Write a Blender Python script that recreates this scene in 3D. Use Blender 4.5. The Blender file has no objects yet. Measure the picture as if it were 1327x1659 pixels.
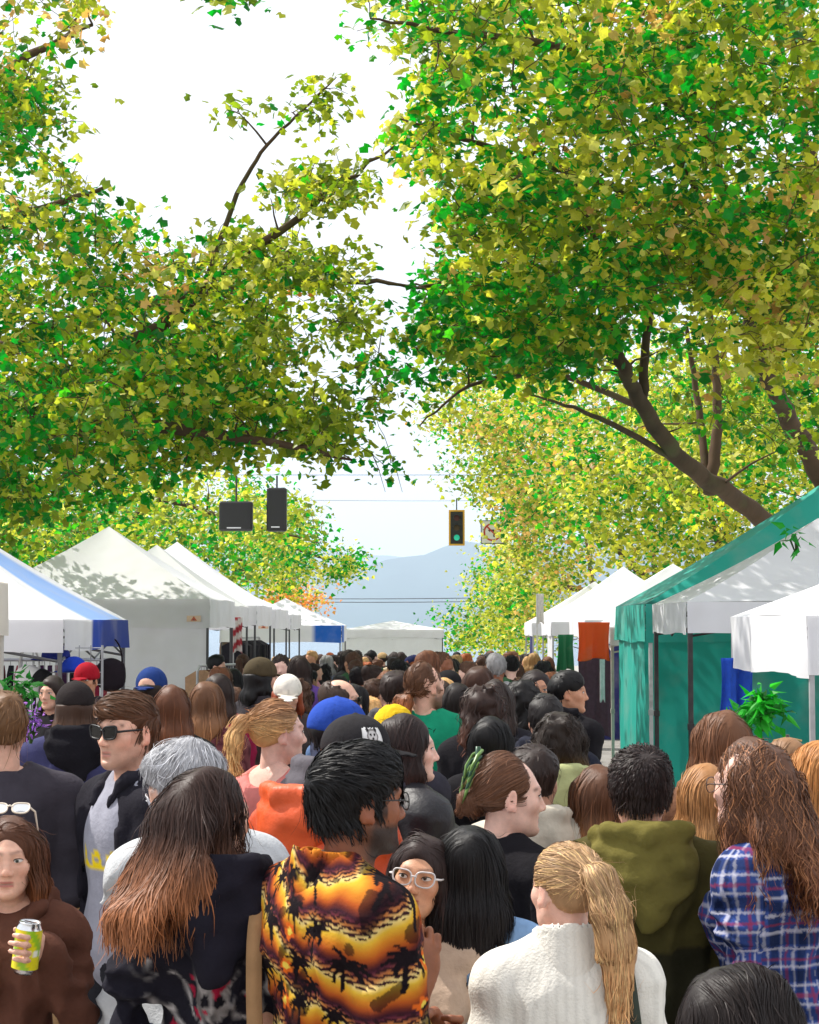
import bpy, math, random
import numpy as np

# ------------------------------------------------------------------ camera, world, sun, exposure
scene = bpy.context.scene
FPX, CX, CY = 3000.0, 663.5, 829.5          # focal length in photo pixels, image centre
CAMZ = 2.07
PITCH = math.atan(180.5 / FPX)
YAWC = math.atan(26.5 / FPX)
cam_d = bpy.data.cameras.new('camera')
cam = bpy.data.objects.new('camera', cam_d)
scene.collection.objects.link(cam)
cam.location = (0, 0, CAMZ)
cam.rotation_euler = (math.pi / 2 + PITCH, 0, YAWC)
cam_d.sensor_fit = 'VERTICAL'
cam_d.sensor_height = 36
cam_d.sensor_width = 36
cam_d.lens = FPX / 1659 * 36
cam_d.clip_start = 0.1
cam_d.clip_end = 40000
scene.camera = cam

SUN_EL, SUN_AZ = math.radians(52), math.radians(-62)   # azimuth from +Y towards +X
world = bpy.data.worlds.new('World')
scene.world = world
world.use_nodes = True
wn = world.node_tree
wn.nodes.clear()
w_out = wn.nodes.new('ShaderNodeOutputWorld')
w_bg = wn.nodes.new('ShaderNodeBackground')
w_sky = wn.nodes.new('ShaderNodeTexSky')
w_sky.sky_type = 'NISHITA'
w_sky.sun_disc = False
w_sky.sun_elevation = SUN_EL
w_sky.sun_rotation = SUN_AZ
w_sky.dust_density = 4.0
w_sky.air_density = 1.0
w_mix = wn.nodes.new('ShaderNodeMixRGB')        # thin bright cloud veil over the clear sky
w_mix.inputs['Color2'].default_value = (8.6, 8.75, 9.1, 1)
w_tc = wn.nodes.new('ShaderNodeTexCoord')
w_no = wn.nodes.new('ShaderNodeTexNoise')
w_no.inputs['Scale'].default_value = 2.2
w_no.inputs['Detail'].default_value = 5
w_rmp = wn.nodes.new('ShaderNodeMapRange')
w_rmp.inputs['To Min'].default_value = 0.80
w_rmp.inputs['To Max'].default_value = 1.0
wn.links.new(w_tc.outputs['Generated'], w_no.inputs['Vector'])
wn.links.new(w_no.outputs['Fac'], w_rmp.inputs['Value'])
wn.links.new(w_rmp.outputs['Result'], w_mix.inputs['Fac'])
wn.links.new(w_sky.outputs['Color'], w_mix.inputs['Color1'])
wn.links.new(w_mix.outputs['Color'], w_bg.inputs['Color'])
w_bg.inputs['Strength'].default_value = 0.11
wn.links.new(w_bg.outputs['Background'], w_out.inputs['Surface'])

sun_d = bpy.data.lights.new('sun', 'SUN')
sun_d.energy = 4.6
sun_d.angle = math.radians(0.6)
sun_d.color = (1.0, 0.955, 0.88)
sun = bpy.data.objects.new('sun', sun_d)
scene.collection.objects.link(sun)
sdir = np.array([math.sin(SUN_AZ) * math.cos(SUN_EL), math.cos(SUN_AZ) * math.cos(SUN_EL), math.sin(SUN_EL)])
from mathutils import Vector, Matrix, Euler
sun.rotation_euler = Vector(sdir).to_track_quat('Z', 'Y').to_euler()
sun.location = Vector(sdir * 60)

scene.view_settings.view_transform = 'Standard'
scene.view_settings.look = 'None'
scene.view_settings.exposure = 0.38
scene.view_settings.gamma = 1.0
scene.render.engine = 'CYCLES'
scene.cycles.use_denoising = True
scene.cycles.max_bounces = 6
scene.cycles.volume_bounces = 1
scene.cycles.transparent_max_bounces = 6
#CAMEND

rng = np.random.default_rng(7)
random.seed(7)

# ------------------------------------------------------------------ pixel -> world
RC = np.array(Euler((math.pi / 2 + PITCH, 0, YAWC)).to_matrix())
def pix(x, y, d):
    """point at world depth Y = d seen at photo pixel (x, y)"""
    v = RC @ np.array([(x - CX) / FPX, -(y - CY) / FPX, -1.0])
    v = v / v[1] * d
    return np.array([v[0], v[1], v[2] + CAMZ])
RCI = RC.T
def topix(p):
    q = RCI @ (np.asarray(p, float) - np.array([0, 0, CAMZ]))
    return CX + FPX * q[0] / -q[2], CY - FPX * q[1] / -q[2]
def ground(d):
    return -0.0007 * max(0.0, min(d, 75) - 15) ** 2 if d > 15 else 0.0

def lin(c):
    c = np.asarray(c, float) / 255.0
    return np.where(c <= 0.04045, c / 12.92, ((c + 0.055) / 1.055) ** 2.4)
def C(r, g, b):
    return lin([r, g, b])

# ------------------------------------------------------------------ mesh helpers
COL = scene.collection
def empty(name, loc=(0, 0, 0), rz=0.0, s=1.0):
    o = bpy.data.objects.new(name, None)
    o.empty_display_size = 0.2
    o.location = tuple(loc)
    o.rotation_euler = (0, 0, rz)
    o.scale = (s, s, s)
    COL.objects.link(o)
    return o
def tag(o, label=None, cat=None, group=None, kind=None):
    if label: o['label'] = label
    if cat: o['category'] = cat
    if group: o['group'] = group
    if kind: o['kind'] = kind
    return o
def mesh_data(name, V, F, col=None, smooth=True, mats=()):
    """F: list of arrays (n,3) or (n,4)"""
    if isinstance(F, np.ndarray): F = [F]
    V = np.asarray(V, np.float32)
    me = bpy.data.meshes.new(name)
    F = [np.asarray(f, np.int32) for f in F if len(f)]
    nl = sum(f.size for f in F); npol = sum(len(f) for f in F)
    me.vertices.add(len(V)); me.vertices.foreach_set('co', V.ravel())
    me.loops.add(nl); me.loops.foreach_set('vertex_index', np.concatenate([f.ravel() for f in F]))
    me.polygons.add(npol)
    tot = np.concatenate([np.full(len(f), f.shape[1], np.int32) for f in F])
    st = np.concatenate([[0], np.cumsum(tot)[:-1]]).astype(np.int32)
    me.polygons.foreach_set('loop_start', st)
    me.polygons.foreach_set('use_smooth', np.full(npol, bool(smooth)))
    me.update(calc_edges=True)
    if col is not None:
        a = me.color_attributes.new('Col', 'FLOAT_COLOR', 'POINT')
        cc = np.ones((len(V), 4), np.float32); cc[:, :3] = np.asarray(col, np.float32)
        a.data.foreach_set('color', cc.ravel())
    for m in mats: me.materials.append(m)
    return me
def mk(name, V, F, mat, parent=None, col=None, smooth=True):
    me = mesh_data(name, V, F, col, smooth, (mat,))
    o = bpy.data.objects.new(name, me)
    COL.objects.link(o)
    if parent is not None: o.parent = parent
    return o
def mko(name, me, parent=None):
    o = bpy.data.objects.new(name, me); COL.objects.link(o)
    if parent is not None: o.parent = parent
    return o
class Geo:
    """collects shapes for ONE mesh"""
    def __init__(s): s.V = []; s.Q = []; s.T = []; s.C = []; s.n = 0
    def add(s, V, F, col=(1, 1, 1)):
        V = np.asarray(V, float)
        for f in (F if isinstance(F, list) else [F]):
            f = np.asarray(f)
            if len(f) == 0: continue
            (s.Q if f.shape[1] == 4 else s.T).append(f + s.n)
        c = np.asarray(col, float)
        if c.ndim == 1: c = np.tile(c, (len(V), 1))
        s.V.append(V); s.C.append(c); s.n += len(V)
        return s
    def box(s, c, size, R=None, col=(1, 1, 1), bev=0.0):
        x, y, z = np.asarray(size, float) / 2
        if bev > 0:
            b = min(bev, x * .9, y * .9, z * .9)
            V = []
            for sz, in ((-1,), (1,)):
                pass
            # three-level bevelled box
            def ring(xx, yy, zz):
                return [(-xx, -yy + b, zz), (-xx + b, -yy, zz), (xx - b, -yy, zz), (xx, -yy + b, zz),
                        (xx, yy - b, zz), (xx - b, yy, zz), (-xx + b, yy, zz), (-xx, yy - b, zz)]
            V = ring(x - b, y - b, -z) + ring(x, y, -z + b) + ring(x, y, z - b) + ring(x - b, y - b, z)
            Q = []
            for l in range(3):
                for i in range(8):
                    j = (i + 1) % 8
                    Q.append((l * 8 + i, l * 8 + j, l * 8 + 8 + j, l * 8 + 8 + i))
            T = []
            for i in range(1, 7):
                T.append((0, i + 1, i)); T.append((24, 24 + i, 24 + i + 1))
            V = np.array(V)
            if R is not None: V = V @ np.asarray(R).T
            return s.add(V + np.asarray(c), [np.array(Q), np.array(T)], col)
        V = np.array([(-x, -y, -z), (x, -y, -z), (x, y, -z), (-x, y, -z), (-x, -y, z), (x, -y, z), (x, y, z), (-x, y, z)])
        if R is not None: V = V @ np.asarray(R).T
        Q = np.array([(0, 3, 2, 1), (4, 5, 6, 7), (0, 1, 5, 4), (1, 2, 6, 5), (2, 3, 7, 6), (3, 0, 4, 7)])
        return s.add(V + np.asarray(c), Q, col)
    def tube(s, pts, rad, n=6, col=(1, 1, 1), cap=True):
        V, Q, T = tube(pts, rad, n, cap)
        return s.add(V, [Q, T], col)
    def build(s, name, mat, parent=None, smooth=False, usecol=True):
        F = []
        if s.Q: F.append(np.concatenate(s.Q))
        if s.T: F.append(np.concatenate(s.T))
        return mk(name, np.concatenate(s.V), F, mat, parent, np.concatenate(s.C) if usecol else None, smooth)
def tube(pts, rad, n=6, cap=True):
    P = np.asarray(pts, float); m = len(P)
    rad = np.broadcast_to(np.asarray(rad, float), (m,))
    Tn = np.gradient(P, axis=0); Tn /= np.linalg.norm(Tn, axis=1, keepdims=True) + 1e-9
    ref = np.array([0.0, 0.0, 1.0]) if abs(Tn[0, 2]) < .85 else np.array([1.0, 0.0, 0.0])
    A = np.cross(Tn, ref); A /= np.linalg.norm(A, axis=1, keepdims=True) + 1e-9
    for i in range(1, m):
        if A[i] @ A[i - 1] < 0: A[i] = -A[i]
    B = np.cross(Tn, A)
    th = np.arange(n) * 2 * math.pi / n
    V = P[:, None] + rad[:, None, None] * (A[:, None] * np.cos(th)[None, :, None] + B[:, None] * np.sin(th)[None, :, None])
    V = V.reshape(-1, 3)
    i = np.arange(m - 1)[:, None] * n; j = np.arange(n)[None]; k = (j + 1) % n
    Q = np.stack([i + j, i + k, i + n + k, i + n + j], -1).reshape(-1, 4)
    T = np.zeros((0, 3), int)
    if cap:
        a = np.arange(1, n - 1)
        T = np.concatenate([np.stack([np.zeros_like(a), a + 1, a], -1), np.stack([np.zeros_like(a), a, a + 1], -1) + (m - 1) * n])
    return V, Q, T
def rot(ax, ang):
    return np.array(Matrix.Rotation(ang, 3, ax))

# ------------------------------------------------------------------ implicit surfaces
class Field:
    def __init__(s, lo, hi, h):
        s.lo = np.asarray(lo, float); s.h = h
        s.n = np.ceil((np.asarray(hi, float) - s.lo) / h).astype(int) + 1
        s.ax = [s.lo[i] + h * np.arange(s.n[i]) for i in range(3)]
        s.D = np.full(tuple(s.n), 1.0)
    def _sl(s, lo, hi):
        sl = []; ax = []
        for i in range(3):
            a = max(0, int(math.floor((lo[i] - s.lo[i]) / s.h))); b = min(s.n[i], int(math.ceil((hi[i] - s.lo[i]) / s.h)) + 1)
            if b <= a: return None, None
            sl.append(slice(a, b)); ax.append(s.ax[i][a:b])
        X, Y, Z = np.meshgrid(*ax, indexing='ij', sparse=True)
        return tuple(sl), (X, Y, Z)
    def _mix(s, sl, d, k, neg):
        D = s.D[sl]
        if neg: a, b = -D, d          # max(D,-d) = -min(-D, d)
        else: a, b = D, d
        if k <= 0: m = np.minimum(a, b)
        else:
            h = np.clip(0.5 + 0.5 * (b - a) / k, 0, 1)
            m = b * (1 - h) + a * h - k * h * (1 - h)
        s.D[sl] = -m if neg else m
    def cap(s, a, b, ra, rb=None, k=0.02, neg=False, sc=None):
        """tapered capsule; sc = anisotropic scale about the axis midpoint"""
        rb = ra if rb is None else rb
        a = np.asarray(a, float); b = np.asarray(b, float)
        R = max(ra, rb) * (1 if sc is None else max(sc)) + k + 2.5 * s.h
        sl, g = s._sl(np.minimum(a, b) - R, np.maximum(a, b) + R)
        if sl is None: return s
        ab = b - a; L2 = ab @ ab + 1e-12
        px, py, pz = g[0] - a[0], g[1] - a[1], g[2] - a[2]
        t = np.clip((px * ab[0] + py * ab[1] + pz * ab[2]) / L2, 0, 1)
        qx, qy, qz = px - t * ab[0], py - t * ab[1], pz - t * ab[2]
        if sc is not None: qx, qy, qz = qx / sc[0], qy / sc[1], qz / sc[2]
        d = np.sqrt(qx * qx + qy * qy + qz * qz) - (ra + (rb - ra) * t)
        if sc is not None: d = d * min(sc)
        s._mix(sl, d, k, neg); return s
    def ell(s, c, r, k=0.02, neg=False, R=None):
        c = np.asarray(c, float); r = np.asarray(r, float)
        m = (r if R is None else np.full(3, r.max())) + k + 2.5 * s.h
        sl, g = s._sl(c - m, c + m)
        if sl is None: return s
        px, py, pz = g[0] - c[0], g[1] - c[1], g[2] - c[2]
        if R is not None:
            R = np.asarray(R)
            px, py, pz = (R[0, 0] * px + R[1, 0] * py + R[2, 0] * pz, R[0, 1] * px + R[1, 1] * py + R[2, 1] * pz, R[0, 2] * px + R[1, 2] * py + R[2, 2] * pz)
        k0 = np.sqrt((px / r[0]) ** 2 + (py / r[1]) ** 2 + (pz / r[2]) ** 2)
        k1 = np.sqrt((px / r[0] ** 2) ** 2 + (py / r[1] ** 2) ** 2 + (pz / r[2] ** 2) ** 2)
        d = np.where(k1 > 1e-6, k0 * (k0 - 1) / np.maximum(k1, 1e-6), -r.min())
        s._mix(sl, d, k, neg); return s
    def plane(s, p, n, k=0.01):
        """cut away the half space on the +n side of p"""
        p = np.asarray(p, float); n = np.asarray(n, float); n = n / np.linalg.norm(n)
        X, Y, Z = np.meshgrid(*s.ax, indexing='ij', sparse=True)
        d = -((X - p[0]) * n[0] + (Y - p[1]) * n[1] + (Z - p[2]) * n[2])
        s._mix(tuple(slice(None) for _ in range(3)), d, k, True); return s
    def slab(s, half, y0, k=.008):
        """cut the front open: |x| < half(z), y > y0"""
        X, Y, Z = np.meshgrid(*s.ax, indexing='ij', sparse=True)
        d = np.maximum(np.abs(X) - half(Z), y0 - Y) + 0 * s.D
        s._mix(tuple(slice(None) for _ in range(3)), d, k, True); return s
    def grid(s):
        return np.meshgrid(*s.ax, indexing='ij', sparse=True)
    def near(s, fn, band=0.05):
        """D += fn(points) close to the surface"""
        m = np.abs(s.D) < band
        i = np.nonzero(m)
        P = np.stack([s.ax[a][i[a]] for a in range(3)], -1)
        s.D[i] += fn(P); return s
    def sample(s, P):
        q = (np.asarray(P) - s.lo) / s.h
        q = np.clip(q, 0, s.n - 1.001)
        i = q.astype(int); f = q - i
        D = s.D; x, y, z = i[:, 0], i[:, 1], i[:, 2]; fx, fy, fz = f[:, 0], f[:, 1], f[:, 2]
        c = 0
        for dx in (0, 1):
            for dy in (0, 1):
                for dz in (0, 1):
                    c = c + D[x + dx, y + dy, z + dz] * (fx if dx else 1 - fx) * (fy if dy else 1 - fy) * (fz if dz else 1 - fz)
        return c
    def grad(s, P):
        e = s.h * 1.2
        G = np.stack([s.sample(P + np.eye(3)[i] * e) - s.sample(P - np.eye(3)[i] * e) for i in range(3)], -1)
        return G / (np.linalg.norm(G, axis=1, keepdims=True) + 1e-9)
    def mesh(s):
        D = s.D.copy()
        for a in range(3):
            sl = [slice(None)] * 3
            sl[a] = 0; D[tuple(sl)] = np.maximum(D[tuple(sl)], s.h * .3)
            sl[a] = -1; D[tuple(sl)] = np.maximum(D[tuple(sl)], s.h * .3)
        S = D < 0
        off = [(x, y, z) for x in (0, 1) for y in (0, 1) for z in (0, 1)]
        n = np.array(S.shape) - 1
        def cut(A, o): return A[o[0]:o[0] + n[0], o[1]:o[1] + n[1], o[2]:o[2] + n[2]]
        cnt = sum(cut(S, o).astype(np.int8) for o in off)
        act = (cnt > 0) & (cnt < 8)
        I = np.stack(np.nonzero(act), -1)
        pos = np.zeros((len(I), 3)); num = np.zeros(len(I))
        dv = {o: D[I[:, 0] + o[0], I[:, 1] + o[1], I[:, 2] + o[2]] for o in off}
        for o in off:
            for a in range(3):
                if o[a] == 0:
                    p = list(o); p[a] = 1; p = tuple(p)
                    da, db = dv[o], dv[p]
                    m = (da < 0) != (db < 0)
                    t = da[m] / (da[m] - db[m])
                    q = np.tile(np.array(o, float), (m.sum(), 1)); q[:, a] += t
                    pos[m] += q; num[m] += 1
        V = s.lo + (I + pos / num[:, None]) * s.h
        vid = np.full(tuple(n), -1, np.int64); vid[act] = np.arange(len(I))
        Fs = []
        for a in range(3):
            b, c = (a + 1) % 3, (a + 2) % 3
            s0 = [slice(None)] * 3; s1 = [slice(None)] * 3
            s0[a] = slice(0, -1); s1[a] = slice(1, None)
            for q in (b, c): s0[q] = slice(1, -1); s1[q] = slice(1, -1)
            A, B = S[tuple(s0)], S[tuple(s1)]
            E = np.stack(np.nonzero(A != B), -1)
            if len(E) == 0: continue
            flip = B[E[:, 0], E[:, 1], E[:, 2]]
            E = E.copy(); E[:, b] += 1; E[:, c] += 1
            def v(ob, oc):
                e = E.copy(); e[:, b] += ob; e[:, c] += oc
                return vid[e[:, 0], e[:, 1], e[:, 2]]
            q = np.stack([v(-1, -1), v(0, -1), v(0, 0), v(-1, 0)], -1)
            q[flip] = q[flip][:, ::-1]
            Fs.append(q)
        F = np.concatenate(Fs)
        F = F[(F >= 0).all(1)]
        return V, F

_ns = {}
def snoise(P, f, seed=0, octv=2):
    """smooth pseudo noise, about -1..1"""
    key = (seed, octv)
    if key not in _ns:
        r = np.random.default_rng(seed + 1000)
        L = []
        for o in range(octv):
            for j in range(4):
                k = r.normal(size=3); k /= np.linalg.norm(k)
                L.append((k * (0.7 + .7 * r.random()) * 2 ** o, r.random() * 6.28, 0.6 ** o / 2.2))
        _ns[key] = L
    s = 0
    f = np.asarray(f, float)
    Q = P * f
    W = Q + 0.6 * np.sin(Q[:, [1, 2, 0]] * 0.8 + seed)
    for k, ph, a in _ns[key]:
        s = s + a * np.sin(W @ k + ph)
    return s
def smooth01(x, a, b):
    t = np.clip((x - a) / (b - a), 0, 1)
    return t * t * (3 - 2 * t)

# ------------------------------------------------------------------ materials
def newmat(name):
    m = bpy.data.materials.new(name); m.use_nodes = True
    nt = m.node_tree
    return m, nt, nt.nodes['Principled BSDF'], nt.nodes['Material Output']
def color_src(nt, src, col):
    if src == 'attr':
        a = nt.nodes.new('ShaderNodeAttribute'); a.attribute_name = 'Col'; return a.outputs['Color']
    if src == 'obj':
        a = nt.nodes.new('ShaderNodeObjectInfo'); return a.outputs['Color']
    r = nt.nodes.new('ShaderNodeRGB'); r.outputs[0].default_value = (*col, 1); return r.outputs[0]
def basic(name, col=(.5, .5, .5), rough=.6, src='rgb', var=.15, vscale=8.0, bump=0.0, bscale=60.0, metal=0.0, spec=.5,
          trans=0.0, sheen=0.0, stretch=(1, 1, 1), emit=0.0, aniso=0.0, coords='Object', sss=0.0, dirt=None, tcol=(1, 1, 1)):
    m, nt, b, out = newmat(name)
    cs = color_src(nt, src, col)
    tc = nt.nodes.new('ShaderNodeTexCoord')
    mp = nt.nodes.new('ShaderNodeMapping'); mp.inputs['Scale'].default_value = stretch
    nt.links.new(tc.outputs[coords], mp.inputs['Vector'])
    no = nt.nodes.new('ShaderNodeTexNoise'); no.inputs['Scale'].default_value = vscale; no.inputs['Detail'].default_value = 4
    nt.links.new(mp.outputs['Vector'], no.inputs['Vector'])
    mr = nt.nodes.new('ShaderNodeMapRange'); mr.inputs['From Min'].default_value = .25; mr.inputs['From Max'].default_value = .75
    mr.inputs['To Min'].default_value = 1 - var; mr.inputs['To Max'].default_value = 1 + var
    nt.links.new(no.outputs['Fac'], mr.inputs['Value'])
    mu = nt.nodes.new('ShaderNodeVectorMath'); mu.operation = 'SCALE'
    nt.links.new(cs, mu.inputs[0]); nt.links.new(mr.outputs['Result'], mu.inputs['Scale'])
    csrc = mu.outputs['Vector']
    if dirt is not None:
        n2 = nt.nodes.new('ShaderNodeTexNoise'); n2.inputs['Scale'].default_value = dirt[1]; n2.inputs['Detail'].default_value = 8
        nt.links.new(tc.outputs[coords], n2.inputs['Vector'])
        m2 = nt.nodes.new('ShaderNodeMapRange'); m2.inputs['From Min'].default_value = .5; m2.inputs['From Max'].default_value = .75
        m2.inputs['To Max'].default_value = dirt[2]
        nt.links.new(n2.outputs['Fac'], m2.inputs['Value'])
        mx = nt.nodes.new('ShaderNodeMixRGB'); mx.inputs['Color2'].default_value = (*dirt[0], 1)
        nt.links.new(m2.outputs['Result'], mx.inputs['Fac']); nt.links.new(csrc, mx.inputs['Color1'])
        csrc = mx.outputs['Color']
    nt.links.new(csrc, b.inputs['Base Color'])
    b.inputs['Roughness'].default_value = rough
    b.inputs['Metallic'].default_value = metal
    b.inputs['Specular IOR Level'].default_value = spec
    if sheen: b.inputs['Sheen Weight'].default_value = sheen
    if aniso: b.inputs['Anisotropic'].default_value = aniso
    if sss:
        b.inputs['Subsurface Weight'].default_value = sss; b.inputs['Subsurface Radius'].default_value = (1.0, .35, .2); b.inputs['Subsurface Scale'].default_value = .012
    if emit:
        nt.links.new(csrc, b.inputs['Emission Color']); b.inputs['Emission Strength'].default_value = emit
    if bump:
        n3 = nt.nodes.new('ShaderNodeTexNoise'); n3.inputs['Scale'].default_value = bscale; n3.inputs['Detail'].default_value = 3
        nt.links.new(mp.outputs['Vector'], n3.inputs['Vector'])
        bp = nt.nodes.new('ShaderNodeBump'); bp.inputs['Strength'].default_value = bump; bp.inputs['Distance'].default_value = .01
        nt.links.new(n3.outputs['Fac'], bp.inputs['Height']); nt.links.new(bp.outputs['Normal'], b.inputs['Normal'])
    if trans:
        tr = nt.nodes.new('ShaderNodeBsdfTranslucent'); mx = nt.nodes.new('ShaderNodeMixShader'); mx.inputs['Fac'].default_value = trans
        tm = nt.nodes.new('ShaderNodeVectorMath'); tm.operation = 'MULTIPLY'; tm.inputs[1].default_value = tcol
        nt.links.new(csrc, tm.inputs[0])
        nt.links.new(tm.outputs['Vector'], tr.inputs['Color']); nt.links.new(b.outputs[0], mx.inputs[1]); nt.links.new(tr.outputs[0], mx.inputs[2])
        nt.links.new(mx.outputs[0], out.inputs['Surface'])
    return m
M = {}
M['skin'] = basic('skin', rough=.5, src='attr', var=.13, vscale=45, bump=.12, bscale=240, sss=.12)
M['skin_obj'] = basic('skin_plain', rough=.55, src='obj', var=.06, vscale=25)
M['cloth'] = basic('cloth', rough=.88, src='attr', var=.14, vscale=22, bump=.25, bscale=70, spec=.12)
M['cloth_obj'] = basic('cloth_plain', rough=.88, src='obj', var=.14, vscale=12, bump=.25, bscale=90, spec=.12)
M['knit'] = basic('ribbed_knit', rough=.92, src='attr', var=.05, vscale=14, bump=.3, bscale=160, spec=.1)
M['shiny'] = basic('shell_fabric', rough=.5, src='attr', var=.12, vscale=14, bump=.25, bscale=60, spec=.4)
M['hair'] = basic('hair', rough=.52, src='attr', var=.14, vscale=60, spec=.24, stretch=(1, 1, .12), bump=.12, bscale=140, aniso=.4)
M['hair_obj'] = basic('hair_plain', rough=.6, src='obj', var=.35, vscale=50, spec=.25, stretch=(1, 1, .12), bump=.6, bscale=110)
M['leaf'] = basic('leaf', rough=.40, src='attr', var=.12, vscale=6, spec=.42, trans=.55, tcol=(1.2, 1.28, .9))
M['bark'] = basic('bark', col=C(84, 66, 50), rough=.9, var=.35, vscale=3, bump=.9, bscale=14, stretch=(1, 1, .35), dirt=(C(92, 100, 58), 1.6, .6), spec=.2)
M['canvas'] = basic('canopy_fabric', rough=.62, src='attr', var=.04, vscale=3, bump=.12, bscale=9, trans=.22, spec=.35, dirt=(C(200, 196, 188), 2.0, .25))
M['steel'] = basic('painted_steel', rough=.42, src='attr', var=.08, vscale=12, spec=.5, dirt=(C(90, 86, 80), 7, .4))
M['plastic'] = basic('plastic', rough=.35, src='attr', var=.05, vscale=12)
M['dark_glass'] = basic('dark_lens', col=C(8, 8, 9), rough=.12, var=0, spec=.25)
M['metal'] = basic('bright_metal', col=(.75, .75, .76), rough=.22, metal=1, var=.05)
M['asphalt'] = basic('asphalt', col=C(138, 134, 130), rough=.92, var=.22, vscale=2.5, bump=.6, bscale=140, dirt=(C(96, 92, 90), .8, .7), spec=.3)
M['concrete'] = basic('concrete', col=C(160, 156, 148), rough=.9, var=.14, vscale=1.2, bump=.3, bscale=60, dirt=(C(110, 106, 98), .9, .5))
M['water'] = basic('sea_water', col=C(70, 100, 125), rough=.15, var=.1, vscale=.02)
M['forest'] = basic('forest_slope', col=C(45, 62, 50), rough=1, var=.35, vscale=.004, spec=0)
# clear glass for spectacles
gm, nt, b, out = newmat('spectacle_glass')
tr = nt.nodes.new('ShaderNodeBsdfTransparent'); gl = nt.nodes.new('ShaderNodeBsdfGlossy'); gl.inputs['Roughness'].default_value = .03
fr = nt.nodes.new('ShaderNodeFresnel'); fr.inputs['IOR'].default_value = 1.5
mx = nt.nodes.new('ShaderNodeMixShader')
nt.links.new(fr.outputs[0], mx.inputs['Fac']); nt.links.new(tr.outputs[0], mx.inputs[1]); nt.links.new(gl.outputs[0], mx.inputs[2])
nt.links.new(mx.outputs[0], out.inputs['Surface'])
M['glass'] = gm

# ------------------------------------------------------------------ people
HZ = 1.59                     # height of the head centre of a 1.70 m figure
SKIN = {'light': C(222, 172, 148), 'fair': C(228, 184, 166), 'tan': C(196, 140, 108), 'brown': C(140, 84, 54), 'dark': C(96, 62, 46), 'olive': C(206, 150, 116)}
HS = .93                       # head scale against the body
PIV = np.array([0, -.02, -.10])
HEADPUT = {}
_heads = {}
def head_field(female, h):
    F = Field((-.115, -.14, -.27), (.115, .135, .13), h)
    F.ell((0, -.014, .024), (.0755, .094, .087), 0)
    F.ell((0, .034, -.028), (.0545 if female else .058, .058, .085), .03)
    F.ell((0, .036, -.074), (.043 if female else .048, .043, .036), .03)
    for s in (-1, 1):
        F.cap((s * (.046 if female else .052), -.004, -.052), (s * .016, .066, -.095), .016, .014, .03)
        F.ell((s * .041, .058, -.022), (.021, .02, .019), .028)
    F.ell((0, .079, -.098), (.018, .014, .015), .02)
    F.cap((-.034, .077, .020), (.034, .077, .020), .0115 if female else .0135, None, .018)
    for s in (-1, 1):
        F.ell((s * .034, .101, .001), (.021, .021, .0145), .012, neg=True)
        F.ell((s * .032, .0715, .002), (.0148, .0142, .0145), .005)
        F.cap((s * .022, .0845, .0055), (s * .032, .0862, .0088), .0026, None, .004)
        F.cap((s * .032, .0862, .0088), (s * .042, .0822, .0062), .0026, None, .004)
        F.cap((s * .023, .083, -.0045), (s * .041, .082, -.0045), .0022, None, .006)
    F.cap((0, .084, .012), (0, .1025, -.030), .0075, .0105, .012)
    F.ell((0, .1035, -.034), (.0112, .010, .0095), .008)
    for s in (-1, 1):
        F.ell((s * .0125, .095, -.0375), (.0078, .0095, .0075), .007)
        F.ell((s * .0065, .1025, -.0445), (.0036, .0045, .003), .003, neg=True)
        F.cap((s * .017, .088, -.042), (s * .030, .078, -.062), .004, None, .012, neg=True) if False else None
    F.cap((-.015, .0832, -.0630), (.015, .0832, -.0630), .0052, None, .007)
    F.cap((-.012, .0825, -.0728), (.012, .0825, -.0728), .0064, None, .007)
    F.ell((0, .0870, -.0630), (.009, .005, .0045), .005)
    F.cap((-.022, .0890, -.0680), (.022, .0890, -.0680), .0020, None, .003, neg=True)
    F.ell((0, .0905, -.085), (.016, .006, .005), .008, neg=True)
    for s in (-1, 1):
        R = rot('X', -.18) @ rot('Z', s * -.35)
        F.ell((s * .077, -.010, -.012), (.0085, .019, .033), .006, R=R)
        F.ell((s * .0865, -.004, -.006), (.007, .0115, .021), .004, neg=True, R=R)
        F.ell((s * .078, .002, -.036), (.007, .008, .010), .005)
    r = .050 if female else .058
    F.cap((0, -.030, -.24), (0, -.018, -.075), r * 1.08, r * .95, .022)
    F.cap((0, -.03, -.27), (0, -.03, -.235), r * 1.5, r * 1.1, .03)
    return F
def head_geo(female, hi):
    key = (bool(female), hi)
    if key not in _heads:
        _heads[key] = head_field(female, hi).mesh()
    return _heads[key]
def seg_d2(P, a, b):
    a = np.asarray(a, float); b = np.asarray(b, float)
    ab = b - a; t = np.clip(((P - a) @ ab) / (ab @ ab + 1e-12), 0, 1)
    return np.linalg.norm(P - a - t[:, None] * ab, axis=1)
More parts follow.
